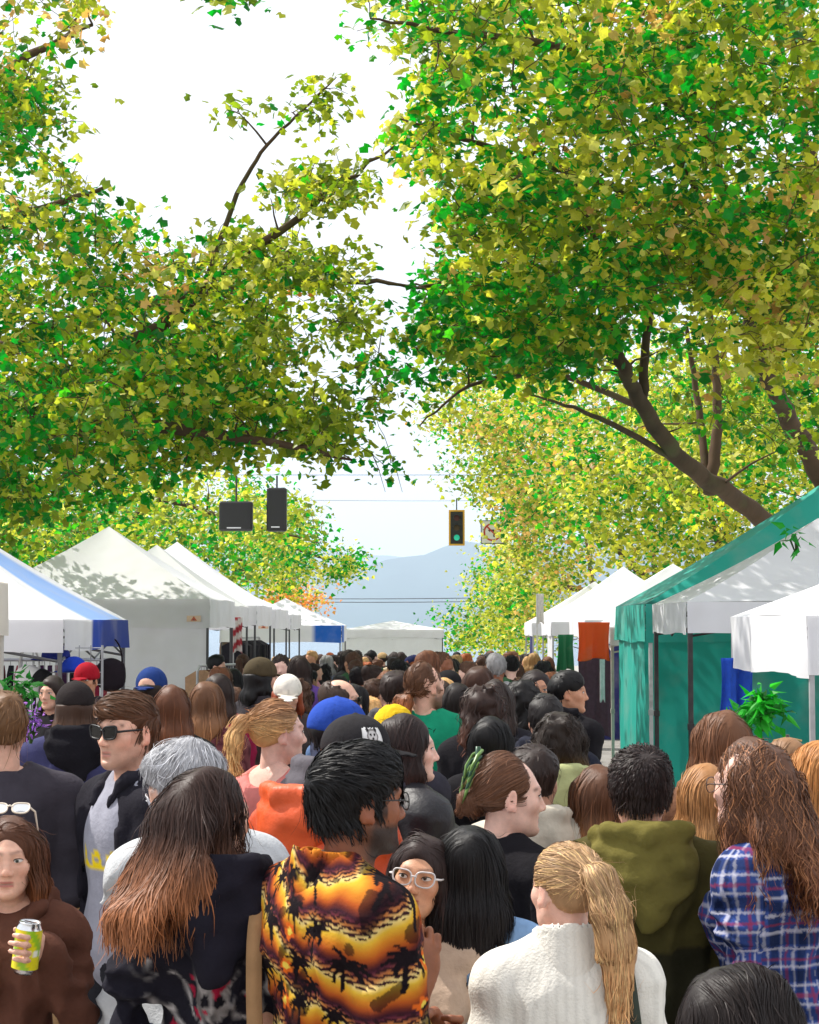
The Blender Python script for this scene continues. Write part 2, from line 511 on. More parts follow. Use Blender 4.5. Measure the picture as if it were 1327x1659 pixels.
def face_col(V, skin, hairc, female, beard=0.0, lips=None, brow=1.0):
    n = len(V); c = np.tile(skin, (n, 1))
    x, y, z = V[:, 0], V[:, 1], V[:, 2]; ax = np.abs(x)
    red = skin * np.array([1.06, .80, .76])
    A = np.stack([ax, y, z], -1)
    def mixc(m, col): 
        nonlocal c
        c = c * (1 - m[:, None]) + np.asarray(col) * m[:, None]
    mixc(.45 * np.exp(-((np.linalg.norm(A - np.array([.043, .07, -.035]), axis=1)) / .022) ** 2), red)
    mixc(.5 * np.exp(-((np.linalg.norm(A - np.array([0, .11, -.036]), axis=1)) / .014) ** 2), red)
    mixc(.5 * smooth01(ax, .074, .084), red)
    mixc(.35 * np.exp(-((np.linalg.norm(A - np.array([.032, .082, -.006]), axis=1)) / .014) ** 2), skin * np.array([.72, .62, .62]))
    if beard > 0:
        jaw = smooth01(-z, .038, .060) * smooth01(y, -.03, .02) * smooth01(z, -.150, -.118)
        side = smooth01(ax, .060, .068) * smooth01(-z, -.02, .02) * smooth01(y, .0, .02) * smooth01(z, -.150, -.118) * (y < .045)
        must = np.exp(-(((z + .053) / .006) ** 2)) * (ax < .027) * (y > .07)
        nz = 1.0
        mixc(np.clip(beard * np.maximum(np.maximum(jaw, side), must) * nz, 0, 1), hairc * .9)
    lc = skin * np.array([.86, .50, .50]) if lips is None else lips
    lm = smooth01(.0235 - ax, 0, .004) * smooth01(y, .072, .080) * np.maximum(
        np.exp(-(((z + .0625) / (.0042 * (1 - .45 * ax / .024))) ** 4)), np.exp(-(((z + .0728) / (.0052 * (1 - .4 * ax / .024))) ** 4)))
    mixc(np.clip(lm, 0, 1) * .85, lc)
    mouth = np.exp(-((seg_d2(V, (-.022, .088, -.0680), (.022, .088, -.0680)) / .003) ** 2))
    mixc(mouth * .7, skin * .22)
    d = np.minimum(seg_d2(A, (.013, .088, .0225), (.034, .084, .0285)), seg_d2(A, (.034, .084, .0285), (.052, .066, .0215)))
    mixc(brow * .85 * np.exp(-((d / .0052) ** 2)), hairc * .8)
    nost = np.exp(-((np.linalg.norm(A - np.array([.0065, .101, -.0445]), axis=1) / .0035) ** 2))
    mixc(nost * .7, skin * .25)
    return c
def eye_geo(iris, gaze=(0, 0), lid=0.0):
    out = []
    for s in (-1, 1):
        g = Geo(); out.append(g)
        e = np.array([s * .0325, .0712, .002]); r = .0178
        nu, nv = 21, 11
        u = np.linspace(-1, 1, nu)[:, None]; v = np.linspace(-1, 1, nv)[None]
        hh = .0064 * np.power(np.clip(1 - u * u, 0, 1), .55)
        x = np.where(u * s > 0, .0165, .0120) * u + 0 * v; z = hh * np.where(v > 0, v * (1 - lid), v * .9) + .0006 - .0012 * u * -s
        y = np.sqrt(np.maximum(r * r - x * x - z * z, 1e-8))
        P = np.stack([x, y, z], -1).reshape(-1, 3)
        rr = np.hypot(P[:, 0] - gaze[0], P[:, 2] - .0006 - gaze[1])
        col = np.tile(C(214, 203, 196), (len(P), 1))
        col[rr < .0056] = iris; col[rr < .0029] = C(8, 6, 6)
        vv = np.broadcast_to(v, (nu, nv)).ravel(); uu = np.broadcast_to(u, (nu, nv)).ravel()
        col[vv > .85] = C(30, 20, 18); col[np.abs(uu) > .93] *= np.array([.7, .45, .42])
        i = np.arange(nu - 1)[:, None] * nv + np.arange(nv - 1)[None]
        Q = np.stack([i, i + nv, i + nv + 1, i + 1], -1).reshape(-1, 4)
        g.add(P + e, Q, col)
        top = P.reshape(nu, nv, 3)[::2, -1] + e + np.array([0, .0008, .0004])
        g.tube(top, np.linspace(.0012, .0018, len(top)), 4, C(24, 16, 15))
    return out

def hand_field(curl=.5, thumb=.35, h=.004, spread=.02):
    """right hand: wrist at 0, fingers along -z, palm facing -x (inwards), thumb towards +y"""
    F = Field((-.10, -.07, -.23), (.06, .09, .05), h)
    F.cap((0, 0, .06), (0, 0, -.01), .024, .022, .01, sc=(.8, 1.15, 1))
    F.ell((0, .0, -.055), (.0165, .040, .052), .02)
    F.cap((-.004, .024, -.02), (-.012, .042, -.05), .014, .013, .012)
    ys = (.030, .010, -.0105, -.029); Ls = (.072, .080, .074, .058)
    for y, L in zip(ys, Ls):
        p = np.array([0.0, y, -.095 + (.004 if abs(y) > .02 else 0)]); a = .15 + .25 * curl
        seg = (L * .45, L * .32, L * .26)
        for i, sl in enumerate(seg):
            q = p + sl * np.array([-math.sin(a), spread * y / .03, -math.cos(a)])
            F.cap(p, q, .0088 - .0008 * i, .0082 - .0008 * i, .004)
            p = q; a += curl * (1.45 if i == 0 else 1.2)
    p = np.array([-.012, .042, -.05]); d = np.array([-.35 - thumb, .55 - thumb * .7, -.65]); d /= np.linalg.norm(d)
    q = p + .034 * d; F.cap(p, q, .0105, .0092, .006)
    d2 = d + np.array([-.3 * thumb, -.35 * thumb, -.25]); d2 /= np.linalg.norm(d2)
    F.cap(q, q + .028 * d2, .0092, .0075, .004)
    return F
_hands = {}
def hand_geo(curl, thumb, h=.004):
    k = (curl, thumb, h)
    if k not in _hands: _hands[k] = hand_field(curl, thumb, h).mesh()
    return _hands[k]
def frame_from(f, n):
    """columns: x = -palm normal... maps hand frame (-z = f, -x = n)"""
    f = np.asarray(f, float); f /= np.linalg.norm(f)
    n = np.asarray(n, float); n = n - f * (n @ f); n /= np.linalg.norm(n)
    ez = -f; ex = -n; ey = np.cross(ez, ex)
    return np.stack([ex, ey, ez], 1)

ARMS = {s: ((s * .190, -.045, 1.12), (s * .200, .045, .895)) for s in (-1, 1)}
def torso(F, t, arms, female, wide=1.0, sleeve=1.0, legs=False, sides=(-1, 1), belly=0.0, low=.86):
    sx = (.158 if female else .180) * wide
    F.ell((0, .0, .97), (.158 * wide + t, .108 + t + belly * .5, .14), 0)
    F.ell((0, .002 + belly * .4, 1.10), ((.132 if female else .146) * wide + t, .098 + t + belly, .17), .06)
    F.ell((0, -.004, 1.27), ((.148 if female else .166) * wide + t, .108 + t, .165), .06)
    F.cap((-sx * .88, -.018, 1.368), (sx * .88, -.018, 1.368), .056 + t * .7, None, .05)
    F.ell((0, -.045, 1.325), (.135 * wide + t, .070 + t, .115), .05)
    for s in (-1, 1):
        F.cap((s * .03, -.025, 1.452), (s * sx * .90, -.02, 1.378), .042 + t * .5, .045 + t * .6, .05)
        if female: F.ell((s * .072, .085, 1.245), (.062 + t * .5, .052 + t * .5, .062 + t * .5), .04)
    for s in sides:
        e, w = (np.asarray(q, float) for q in arms[s])
        e = e * np.array([sx / .170, 1, 1]) if abs(e[0]) > .15 else e
        sh = np.array([s * sx, -.015, 1.368])
        r0, r1, r2 = (.043, .034, .026) if female else (.049, .039, .030)
        if sleeve > .55:
            F.cap(sh, e, r0 + t, r1 + t, .035)
            q = e + (w - e) * min(1.0, (sleeve - .5) * 2)
            F.cap(e, q, r1 + t, r2 + t * 1.1, .02)
        elif sleeve > 0:
            q = sh + (e - sh) * (sleeve / .5)
            F.cap(sh, q, r0 + t, r0 + t * 1.3, .035)
    return F

def hair_col(P, root, tip, z0, z1, r):
    t = smooth01(-P[:, 2], -z0, -z1)[:, None]
    return (np.asarray(root) * (1 - t) + np.asarray(tip) * t) * r[:, None]

def strands(F, seeds, flow, n, step, width, r, wave=0.0, wfreq=40.0, lift=.005, wisp=.0, zend=-9.0):
    """ribbons that run over the hair mass"""
    P = seeds.copy(); m = len(P)
    L = [P.copy()]; N = []
    amp = r.random((m, 1)); ph = r.random(m) * 6.28
    kick = r.normal(size=(m, 3)) * wisp
    zj = r.normal(size=m) * .018
    for i in range(n):
        G = F.grad(P); d = F.sample(P)
        down = G[:, 2] < -.35
        G2 = G.copy(); G2[down, 2] = 0; G2 /= np.linalg.norm(G2, axis=1, keepdims=True) + 1e-6
        v = flow(P)
        v = v - G2 * (v * G2).sum(1, keepdims=True)
        v /= np.linalg.norm(v, axis=1, keepdims=True) + 1e-6
        if wave:
            sd = np.cross(v, G2)
            v = v + sd * (wave * np.sin(ph + i * step * wfreq))[:, None] + G2 * (wave * .6 * np.cos(ph * 1.7 + i * step * wfreq))[:, None]
        v = v + kick * (i / n)
        v /= np.linalg.norm(v, axis=1, keepdims=True) + 1e-6
        v *= np.where(P[:, 2] < zend + zj, .12, 1.0)[:, None]
        P = P + v * step
        d = F.sample(P); off = lift * (.1 + .9 * math.sin(math.pi * min(1, (i + 1) / n))) * amp[:, 0]
        corr = np.clip(off - d, -.006, .008)
        G = F.grad(P); ok = (np.abs(d) < .03) & (G[:, 2] > -.3) & (P[:, 2] > zend + .03)
        P = P + G * (corr * ok)[:, None]
        L.append(P.copy()); N.append(G2)
    N.append(N[-1])
    L = np.stack(L, 1); N = np.stack(N, 1)
    T = np.gradient(L, axis=1); T /= np.linalg.norm(T, axis=2, keepdims=True) + 1e-9
    S = np.cross(T, N); S /= np.linalg.norm(S, axis=2, keepdims=True) + 1e-9
    tilt = r.normal(size=(m, 1, 1)) * .32
    S = S * np.cos(tilt) + N * np.sin(tilt)
    tt = np.linspace(0, 1, n + 1)
    w = (width * np.sqrt(np.clip(1 - tt ** 3, 0.02, 1)) * np.clip(tt * 6 + .15, 0, 1))[None, :, None] * (.5 + r.random((m, 1, 1)))
    A = L - S * w / 2; B = L + S * w / 2
    V = np.stack([A, B], 2).reshape(-1, 3)
    b = (np.arange(m) * (n + 1) * 2)[:, None] + np.arange(n)[None] * 2
    Q = np.stack([b, b + 1, b + 3, b + 2], -1).reshape(-1, 4)
    lum = np.repeat(np.exp(r.normal(size=m) * .20), (n + 1) * 2)
    return V, Q, lum

def hair_geo(spec, seed, hero, female):
    """hair in the head frame; returns V, [F..], colour"""
    r = np.random.default_rng(seed)
    st = spec['style']; L = spec.get('L', .36); h = spec.get('h', .0085 if hero else .013)
    root = np.asarray(spec['root']); tip = np.asarray(spec.get('tip', spec['root']))
    w = spec.get('w', .095); yb = spec.get('yb', -.085); vol = spec.get('vol', .010)
    F = Field((-.26, -.34, -L - .12), (.26, .17, .19), h)
    tight = st in ('pony', 'bun')
    v = .005 if tight else vol
    F.ell((0, -.020, .028), (.0775 + v, .0945 + v, .088 + v), 0)
    flowc = np.array([0, -.05, .12])
    tailpath = None
    if st in ('short', 'bald'):
        if st == 'short':
            tp = spec.get('top', .02)
            F.ell((0, .012, .068), (.062 + v * .5, .078, .040 + tp), .03)
            if spec.get('fringe'): F.ell((spec['fringe'], .070, .062), (.058, .034, .030), .02)
        F.ell((0, .118, -.045), (.070, .072, .098), .008, neg=True)
        for s in (-1, 1):
            F.ell((s * .088, .0, -.028), (.030, .026, .036), .008, neg=True)
            F.ell((s * .085, .080, -.045), (.040, .062, .075), .008, neg=True)
        F.plane((0, -.09, -.065), (0, .35, -1), .01)
        if st == 'bald':
            F.ell((0, .03, .075), (.07, .10, .055), .01, neg=True)
        cb = spec.get('comb')
        flow = (lambda P: np.asarray(cb) + np.array([0, -.2, -1.6]) * smooth01(-P[:, 2], -.06, .0)[:, None]) if cb is not None else lambda P: (P - np.array([.015, -.07, .10])) * np.array([1, 1.2, 1]) + np.array([0, 0, -.05]) * (P[:, 2:3] < .05)
    elif st in ('long', 'curly', 'bob'):
        F.cap((0, yb + .03, -.01), (0, yb, -.13), .045, .048, .05, sc=(w / .05, 1.0, 1))
        F.cap((0, yb, -.13), (0, spec.get('ye', yb - .02), -L + .03), .046, .026, .05, sc=(w / .05 * spec.get('wl', 1.0), 1.0, 1))
        Ls = spec.get('Ls', L * .75)
        if spec.get('side', True):
            for s in (-1, 1):
                F.cap((s * .066, .006, .03), (s * .080, .000, -.09), .024, .026, .03, sc=(1, 1.6, 1))
                F.cap((s * .080, .000, -.09), (s * spec.get('sx', .088), spec.get('sy', .0), -Ls), .026, .014, .03, sc=(1, 1.7, 1))
        F.ell((0, .118, -.042), (.057, .076, .120), .014, neg=True)
        F.cap((0, .062, -.11), (0, .062, -.50), .076, None, .01, neg=True)
        if spec.get('ear', 0):
            s = spec['ear']; F.ell((s * .085, .03, -.035), (.035, .05, .06), .012, neg=True)
        F.plane((0, .086, 0), (0, 1, -.25), .012) if not spec.get('fringe') else None
        def flow(P):
            top = smooth01(P[:, 2], .045, .10)[:, None]
            part = np.stack([np.sign(P[:, 0] - spec.get('part', 0.0)) * .9, np.full(len(P), -.30), np.full(len(P), -.05)], -1)
            dn = np.array([0, 0, -1.0]) + np.stack([P[:, 0] * .3, P[:, 1] * .0 - .10 * (P[:, 1] > 0), 0 * P[:, 0]], -1)
            return part * top + dn * (1 - top)
    else:
        tie = np.asarray(spec.get('tie', (0, -.112, .045)), float)
        F.ell((0, .120, -.045), (.066, .072, .106), .008, neg=True)
        for s in (-1, 1):
            F.ell((s * .088, .004, -.028), (.030, .026, .036), .008, neg=True)
            F.ell((s * .085, .085, -.05), (.040, .062, .08), .008, neg=True)
        F.plane((0, -.09, -.075), (0, .55, -1), .01)
        if st == 'bun':
            F.ell(tie, (.042, .036, .044), .012)
        else:
            tail = [tie] + [np.asarray(q, float) for q in spec.get('tail', ((0, -.155, .03), (0, -.165, -.06), (0, -.155, -.16), (0, -.145, -.26)))]
            rr = spec.get('tr', (.020, .036, .040, .034, .014))
            for i in range(len(tail) - 1):
                F.cap(tail[i], tail[i + 1], rr[i], rr[i + 1], .012, sc=(1.15, .8, 1))
            tailpath = np.array(tail)
        def flow(P):
            out = tie - P
            if tailpath is not None:
                d = np.linalg.norm(P[:, None] - tailpath[None], axis=2)
                best = d[:, 1:].argmin(1) + 1
                intail = (d.min(1) < .055) & (np.linalg.norm(P - tie, axis=1) > .028) & ((P[:, 1] < tie[1] - .012) | (P[:, 2] < -.08))
                dirs = np.gradient(tailpath, axis=0)
                out[intail] = dirs[best[intail]]
            else:
                q = P - tie; ib = np.linalg.norm(q, axis=1) < .05
                out[ib] = np.cross(q[ib], np.array([.3, 1, .2]))
            return out
    if spec.get('cap'): F.plane((0, 0, .018), (0, .10, 1), .004)
    cz = spec.get('noise', .004)
    fz = spec.get('nf', 55)
    F.near(lambda P: cz * snoise(P, (fz, fz, fz * .25) if st != 'curly' and st != 'short' else (fz, fz, fz), seed % 17, 2))
    if st == 'curly': F.near(lambda P: .010 * snoise(P, 75, seed % 13 + 3, 2))
    V, Q = F.mesh()
    z0, z1 = spec.get('z0', -.02), spec.get('z1', -L * .8)
    vr = np.full(len(V), .88)  # mass coloured darker than the strands: painted shade in the gaps between them
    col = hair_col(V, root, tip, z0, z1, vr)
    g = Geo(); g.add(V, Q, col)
    ns = int(spec.get('ns', 1000 if hero else 200) * (1.6 if hero else 1))
    if ns:
        up = V[V[:, 2] > -.5]
        idx = r.integers(0, len(V), ns)
        seeds = V[idx] + r.normal(size=(ns, 3)) * .002
        if spec.get('cap'): seeds[:, 2] = np.minimum(seeds[:, 2], -.002); spec = dict(spec, fly=0)
        if st in ('long', 'curly', 'bob'): n, step = (9, .023) if spec.get('wave', 0) < .5 else (12, .017)
        if st in ('long', 'curly', 'bob') and 'nseg' in spec: n, step = 6, .033
        elif st in ('long', 'curly', 'bob'): pass
        elif st == 'short' or st == 'bald': n, step = (7, .0085) if spec.get('comb') is not None else (4, .0075)
        else: n, step = 9, .013
        wave = spec.get('wave', .10); wf = spec.get('wf', 45)
        if st == 'curly': wave, wf = .9, 150
        SV, SQ, lum = strands(F, seeds, flow, n, step, spec.get('sw', .0050 if hero else .009) * (.56 if hero else 1), r, wave, wf,
                              spec.get('lift', .006 if st != 'short' else .007), spec.get('wisp', .12), -L if st in ('long', 'curly', 'bob') else spec.get('zend', -.062) if st == 'short' else -9.0)
        if st in ('long', 'curly', 'bob'):             # keep the throat clear
            k_ = (n + 1) * 2; P3 = SV.reshape(ns, k_, 3)
            keep = ~((np.abs(P3[..., 0]) < .066) & (P3[..., 1] > -.035) & (P3[..., 2] < -.09)).any(1)
            SV = P3[keep].reshape(-1, 3); lum = lum.reshape(ns, k_)[keep].ravel(); ns = int(keep.sum())
            b_ = (np.arange(ns) * k_)[:, None] + np.arange(n)[None] * 2
            SQ = np.stack([b_, b_ + 1, b_ + 3, b_ + 2], -1).reshape(-1, 4)
        sc = hair_col(SV, root, tip, z0, z1, lum)
        if 'streak' in spec:
            pick = np.repeat(r.random(ns) < spec.get('sfrac', .15), (n + 1) * 2)
            sc[pick] = np.asarray(spec['streak']) * lum[pick][:, None]
        g.add(SV, SQ, sc)
        nf = spec.get('fly', 60 if hero else 0)          # flyaways
        if nf:
            seeds = V[r.integers(0, len(V), nf)]; seeds = seeds[(seeds[:, 1] < .03) | (seeds[:, 2] > .085)]
            SV, SQ, lum = strands(F, seeds, flow, 8, .014, .0016, r, .25, 30, .02, .7)
            g.add(SV, SQ, hair_col(SV, root, tip, z0, z1, lum * 1.3))
    return g

def add_cap(root_e, Rh, crown, brim, patch=None, back=False, tilt=0.0, hero=True, name='cap'):
    h = .007 if hero else .011
    F = Field((-.14, -.15, -.03), (.14, .24, .16), h)
    F.ell((0, -.012, .034), (.094, .112, .102), 0)
    F.plane((0, 0, .008), (0, -.10, -1), .006)
    F.ell((0, -.012, .137), (.008, .008, .006), .003)
    V, Q = F.mesh()
    th = np.arctan2(V[:, 0], V[:, 1]); c = np.tile(crown, (len(V), 1))
    seam = np.abs(((th / (math.pi / 3)) + .5) % 1 - .5) < .025
    c[seam] = crown * .72
    B = Field((-.14, .02, -.04), (.14, .22, .08), h * .8)
    B.ell((0, .085, .020), (.082, .105, .0085), 0, R=rot('X', -.16))
    B.near(lambda P: 2.6 * P[:, 0] ** 2 * .55)
    B.ell((0, -.012, .02), (.088, .104, .2), .003, neg=True)
    BV, BQ = B.mesh()
    flip = rot('Z', math.pi) if back else np.eye(3)
    T = rot('X', tilt) @ flip
    def put(V): return HEADPUT[root_e.name](V @ T.T)
    o = mk(name, put(V), Q, M['cloth'], root_e, c)
    mk('brim', put(BV), BQ, M['cloth'], o, np.tile(brim, (len(BV), 1)))
    if patch is not None:
        nx, nz = 31, 23
        u = np.linspace(-1, 1, nx)[:, None]; v = np.linspace(-1, 1, nz)[None]
        a = u * .42 + 0 * v; zz = .074 + v * .024 + 0 * u
        e = np.sqrt(np.clip(1 - ((zz - .034) / .100) ** 2, 0, 1))
        P = np.stack([np.sin(a) * .0955 * e, -.012 + np.cos(a) * .1135 * e, zz], -1).reshape(-1, 3)
        i = np.arange(nx - 1)[:, None] * nz + np.arange(nz - 1)[None]
        PQ = np.stack([i, i + nz, i + nz + 1, i + 1], -1).reshape(-1, 4)
        U = np.broadcast_to(u, (nx, nz)).ravel(); W = np.broadcast_to(v, (nx, nz)).ravel()
        mk('patch', put(P), PQ[:, ::-1], M['cloth'], o, patch(U, W))
    return o
def add_glasses(root_e, Rh, rim, lens='glass', shape='round', up=None, thick=.0016, hw=.026, hh=.021):
    g = Geo(); lg = Geo()
    base = np.array([0, .104, .000])
    for s in (-1, 1):
        th = np.linspace(0, 2 * math.pi, 25)
        p = 4.0 if shape == 'way' else 2.4 if shape == 'round' else 2.7
        ct, stt = np.cos(th), np.sin(th)
        x = np.sign(ct) * np.abs(ct) ** (2 / p) * hw; z = np.sign(stt) * np.abs(stt) ** (2 / p) * hh
        if shape == 'cat': z = z + .006 * np.clip(x * s / hw, 0, 1) ** 2
        if shape == 'way': x = x * (1 + .10 * z / hh); z = z + .003 * (x * s / hw)
        P = np.stack([s * .0335 + x, base[1] - .18 * (np.abs(s * .0335 + x)) ** 1.3, z], -1)
        g.tube(P, thick, 6, rim, cap=False)
        c = P[:-1].mean(0)
        LV = np.concatenate([[c + np.array([0, .001, 0])], P[:-1]]); k = np.arange(1, 25)
        lg.add(LV, np.stack([np.zeros_like(k), k, k % 24 + 1], -1))
        g.tube([P[0] if s > 0 else P[12], (s * .0745, .080, .006), (s * .0775, .0, .008), (s * .078, -.018, -.008)], [thick * 1.3, thick * 1.2, thick, thick], 5, rim)
    g.tube([(-.009, base[1], .004), (0, base[1] + .003, .007), (.009, base[1], .004)], thick * 1.1, 5, rim)
    T = np.eye(3) if up is None else rot('X', up[0])
    off = np.zeros(3) if up is None else np.asarray(up[1], float)
    for G in (g, lg): G.V = [HEADPUT[root_e.name](v @ T.T + off) for v in G.V]
    o = g.build('glasses', M['plastic'], root_e, True)
    lg.build('lens', M[lens], o, True, False)
    return o

_low = {}
def lower_meshes(kind='trousers'):
    if kind in _low: return _low[kind]
    F = Field((-.24, -.18, .03), (.24, .18, 1.08), .016)
    F.ell((0, -.005, .95), (.165, .118, .13), 0)
    for s in (-1, 1):
        F.cap((s * .085, 0, .90), (s * .095, .012, .49), .088, .066, .03)
        F.cap((s * .095, .012, .49), (s * .100, -.005, .07), .064, .054, .02)
    F.near(lambda P: .007 * snoise(P, (20, 20, 32), 3, 2))
    V, Q = F.mesh(); tro = mesh_data('trousers', V, Q, None, True, (M['cloth_obj'],))
    F = Field((-.07, -.14, -.01), (.07, .20, .14), .012)
    F.ell((0, .03, .035), (.046, .135, .036), 0); F.ell((0, -.03, .07), (.042, .05, .055), .02); F.plane((0, 0, .002), (0, 0, -1), .004)
    V, Q = F.mesh(); sh = mesh_data('shoe', V, Q, None, True, (M['cloth_obj'],))
    _low[kind] = (tro, sh); return _low[kind]
def add_lower(e, Rb, tcol, scol):
    tro, sh = lower_meshes()
    ang = math.atan2(Rb[1, 0], Rb[0, 0])
    o = mko('trousers', tro, e); o.color = (*tcol, 1); o.rotation_euler = (0, 0, ang)
    for s in (-1, 1):
        p = Rb @ np.array([s * .1, 0.0, 0.0])
        q = mko('shoe', sh, e); q.color = (*scol, 1); q.location = tuple(p); q.rotation_euler = (0, 0, ang - s * .15)

def hood_geo(fat=1.0, drop=0.0, h=.0085, inner=None):
    F = Field((-.26, -.34, 1.10), (.26, .17, 1.60), h)
    F.ell((0, -.118, 1.405 - drop * .3), (.128 * fat, .062 * fat, .098 + drop * .5), 0)
    F.cap((0, -.150, 1.38 - drop * .4), (0, -.172 - .02 * drop, 1.295 - drop), .066 * fat, .026, .03, sc=(1.25, .75, 1))
    rim = [(.048, .078, 1.375), (.092, .030, 1.440), (.108, -.050, 1.480), (.088, -.125, 1.492), (.0, -.165, 1.482)]
    for s in (-1, 1):
        for q, w in zip(rim[:-1], rim[1:]):
            F.cap((s * q[0] * fat, q[1] * fat, q[2]), (s * w[0] * fat, w[1] * fat, w[2]), .023, .023, .014)
        F.cap((s * .09, -.04, 1.445), (s * .10, -.10, 1.43), .035, None, .02)
    F.ell((0, -.045, 1.535), (.082, .098, .092), .012, neg=True)
    F.near(lambda P: -.010 * (1 - 1.9 * np.abs(snoise(P, (13, 13, 20), 9, 2))) - .004 * (1 - 2 * np.abs(snoise(P, 34, 4, 2))))
    return F.mesh()
def collar_geo(hgt=.05, r=.066, t=.009, h=.0065, open_front=True):
    F = Field((-.14, -.15, 1.38), (.14, .13, 1.58), h)
    F.cap((0, -.026, 1.40), (0, -.024, 1.425 + hgt), r * 1.22 + t, r * 1.05 + t, 0)
    F.cap((0, -.026, 1.30), (0, -.020, 1.62), r * 1.12, r * 1.02, .006, neg=True)
    F.plane((0, 0, 1.43 + hgt), (0, .35, 1), .006)
    if open_front: F.ell((0, .085, 1.47), (.03, .06, .09), .01, neg=True)
    return F.mesh()

def folds(P, fa, seed):
    a = 1 - 1.8 * np.abs(snoise(P, (17, 17, 7), seed % 11, 2))      # long hanging ridges
    b = 1 - 1.8 * np.abs(snoise(P, (9, 9, 26), seed % 7 + 20, 2))   # cross creases at waist and elbow
    m = np.clip((1.43 - P[:, 2]) / .10, 0.25, 1)
    c = 1 - 1.8 * np.abs(snoise(P, (34, 34, 22), seed % 9 + 40, 2))
    arm = smooth01(np.abs(P[:, 0]), .15, .20)
    low = smooth01(-P[:, 2], -1.2, -1.0)
    return -fa * m * (a * (1 - .5 * arm) + b * (.35 + .6 * arm + .4 * low) + .55 * c) * 1.0
SEED = [100]
def person(label, px, ytop, d, yaw, hair, top, skin='light', female=True, twist=0.0, pitch=0.0, roll=0.0, face=False, hero=True,
           arms=None, sides_hand=(), beard=0.0, lips=None, iris=C(70, 50, 36), gaze=(0, 0), trousers=C(40, 44, 60), shoes=C(40, 36, 34),
           hairtop=.018, brow=1.0, hand_n=None, group=None, skin_sleeve=None, shift=(0, 0)):
    SEED[0] += 7
    seed = SEED[0]
    top_w = pix(px, ytop, d)
    zg = ground(d)
    H = top_w[2] - zg
    s = H / (1.685 + hairtop)
    yr = math.radians(yaw)
    e = empty('person', (top_w[0], d, zg), -yr, s)
    tag(e, label, 'person', group)
    sk = SKIN[skin]
    Rh = rot('Z', math.radians(roll) * 0) @ rot('Y', math.radians(roll)) @ rot('X', -math.radians(pitch))
    def headput(V): return (V - PIV) @ Rh.T * HS + PIV + np.array([0, 0, HZ])
    HEADPUT[e.name] = headput
    Rb = rot('Z', -math.radians(twist))
    sh_ = np.array([shift[0], shift[1], 0.0])
    A = dict(ARMS)
    if arms: A.update(arms)
    hc = np.asarray(hair['root']) if hair else C(40, 30, 24)
    # body: head, neck, trunk and hands
    g = Geo()
    HV, HQ = head_geo(female, (.0044 if d < 7 and face == True else .0075) if face else .0135)
    g.add(headput(HV), HQ, face_col(HV, sk, hc, female, beard, lips, brow))
    F = Field((-.55, -.30, .80), (.55, .60, 1.50), .034 if not skin_sleeve else .013)
    torso(F, -.014 if not skin_sleeve else -.020, A, female, top.get('wide', 1.0), 1.0)
    V, Q = F.mesh(); g.add(V @ Rb.T + sh_, Q, sk)
    for sd in (-1, 1):
        el, wr = (np.asarray(q, float) for q in A[sd])
        hp = (hand_n or {}).get(sd)
        if hp is None: f = wr - el; n = np.array([-sd, .1, 0.0]); curl, th = .45, .3
        else: f, n, curl, th = hp
        HVv, HQq = hand_geo(curl, th, .004 if sd in sides_hand else .014)
        if sd < 0: HVv = HVv * np.array([1, -1, 1]); HQq = HQq[:, ::-1]
        Fm = frame_from(f, n)
        g.add((HVv @ Fm.T + wr) @ Rb.T + sh_, HQq, sk)
    body = g.build('body', M['skin'], e, True)
    if face:
        for eg in eye_geo(iris, gaze, .1):
            eg.V = [headput(v) for v in eg.V]
            eg.build('eye', M['plastic'], e, True)
    # top garment
    t = top.get('t', .016); wide = top.get('wide', 1.0)
    h = top.get('h', .013 if d < 5.6 else .019 if d < 8 else .025)
    arr = np.array([A[sd] for sd in (-1, 1)]).reshape(-1, 3)
    lo = np.minimum(arr.min(0) - .10, (-.30, -.22, .82)); hi = np.maximum(arr.max(0) + .10, (.30, .24, 1.53))
    F = Field(lo, hi, h)
    torso(F, t, A, female, wide, top.get('sleeve', 1.0), belly=top.get('belly', 0.0))
    F.plane((0, 0, top.get('hem', .86)), (0, 0, -1), .01)
    nr = top.get('neck', .070)
    ny = top.get('ny', 0.0)
    F.ell((0, -.014 + ny, 1.515), (nr, nr * 1.12, .085 + top.get('nd', 0)), .008, neg=True)
    if top.get('open'):                              # open jacket front
        F.slab(lambda Z: top['open'] * (.62 + .38 * np.clip((1.40 - Z) / .25, 0, 1)), .015)
    fa = top.get('fold', .010) * 1.1
    F.near(lambda P: folds(P, fa, seed))
    V, Q = F.mesh()
    cf = top['col']
    col = cf(V) if callable(cf) else np.tile(np.asarray(cf), (len(V), 1))
    to = mk(top.get('name', 'top'), V @ Rb.T + sh_, Q, M[top.get('mat', 'cloth')], e, col)
    if top.get('open'):
        F2 = Field((-.24, -.16, .84), (.24, .20, 1.49), .011)
        torso(F2, .006, A, female, wide * .98, 0.0, belly=top.get('belly', 0.0))
        F2.ell((0, -.006, 1.512), (.066, .080, .082), .006, neg=True)
        F2.near(lambda P: .004 * snoise(P, (26, 26, 15), seed % 5, 2))
        V, Q = F2.mesh()
        ic = top['inner']; col = ic(V) if callable(ic) else np.tile(np.asarray(ic), (len(V), 1))
        mk('shirt', V @ Rb.T + sh_, Q, M['cloth'], e, col)
    if 'hood' in top:
        V, Q = hood_geo(top.get('hfat', 1.0), top.get('hdrop', 0.0), .0095 if d < 5.6 else .015)
        mk('hood', V @ Rb.T + sh_, Q, M[top.get('mat', 'cloth')], e, np.tile(np.asarray(top['hood']), (len(V), 1)))
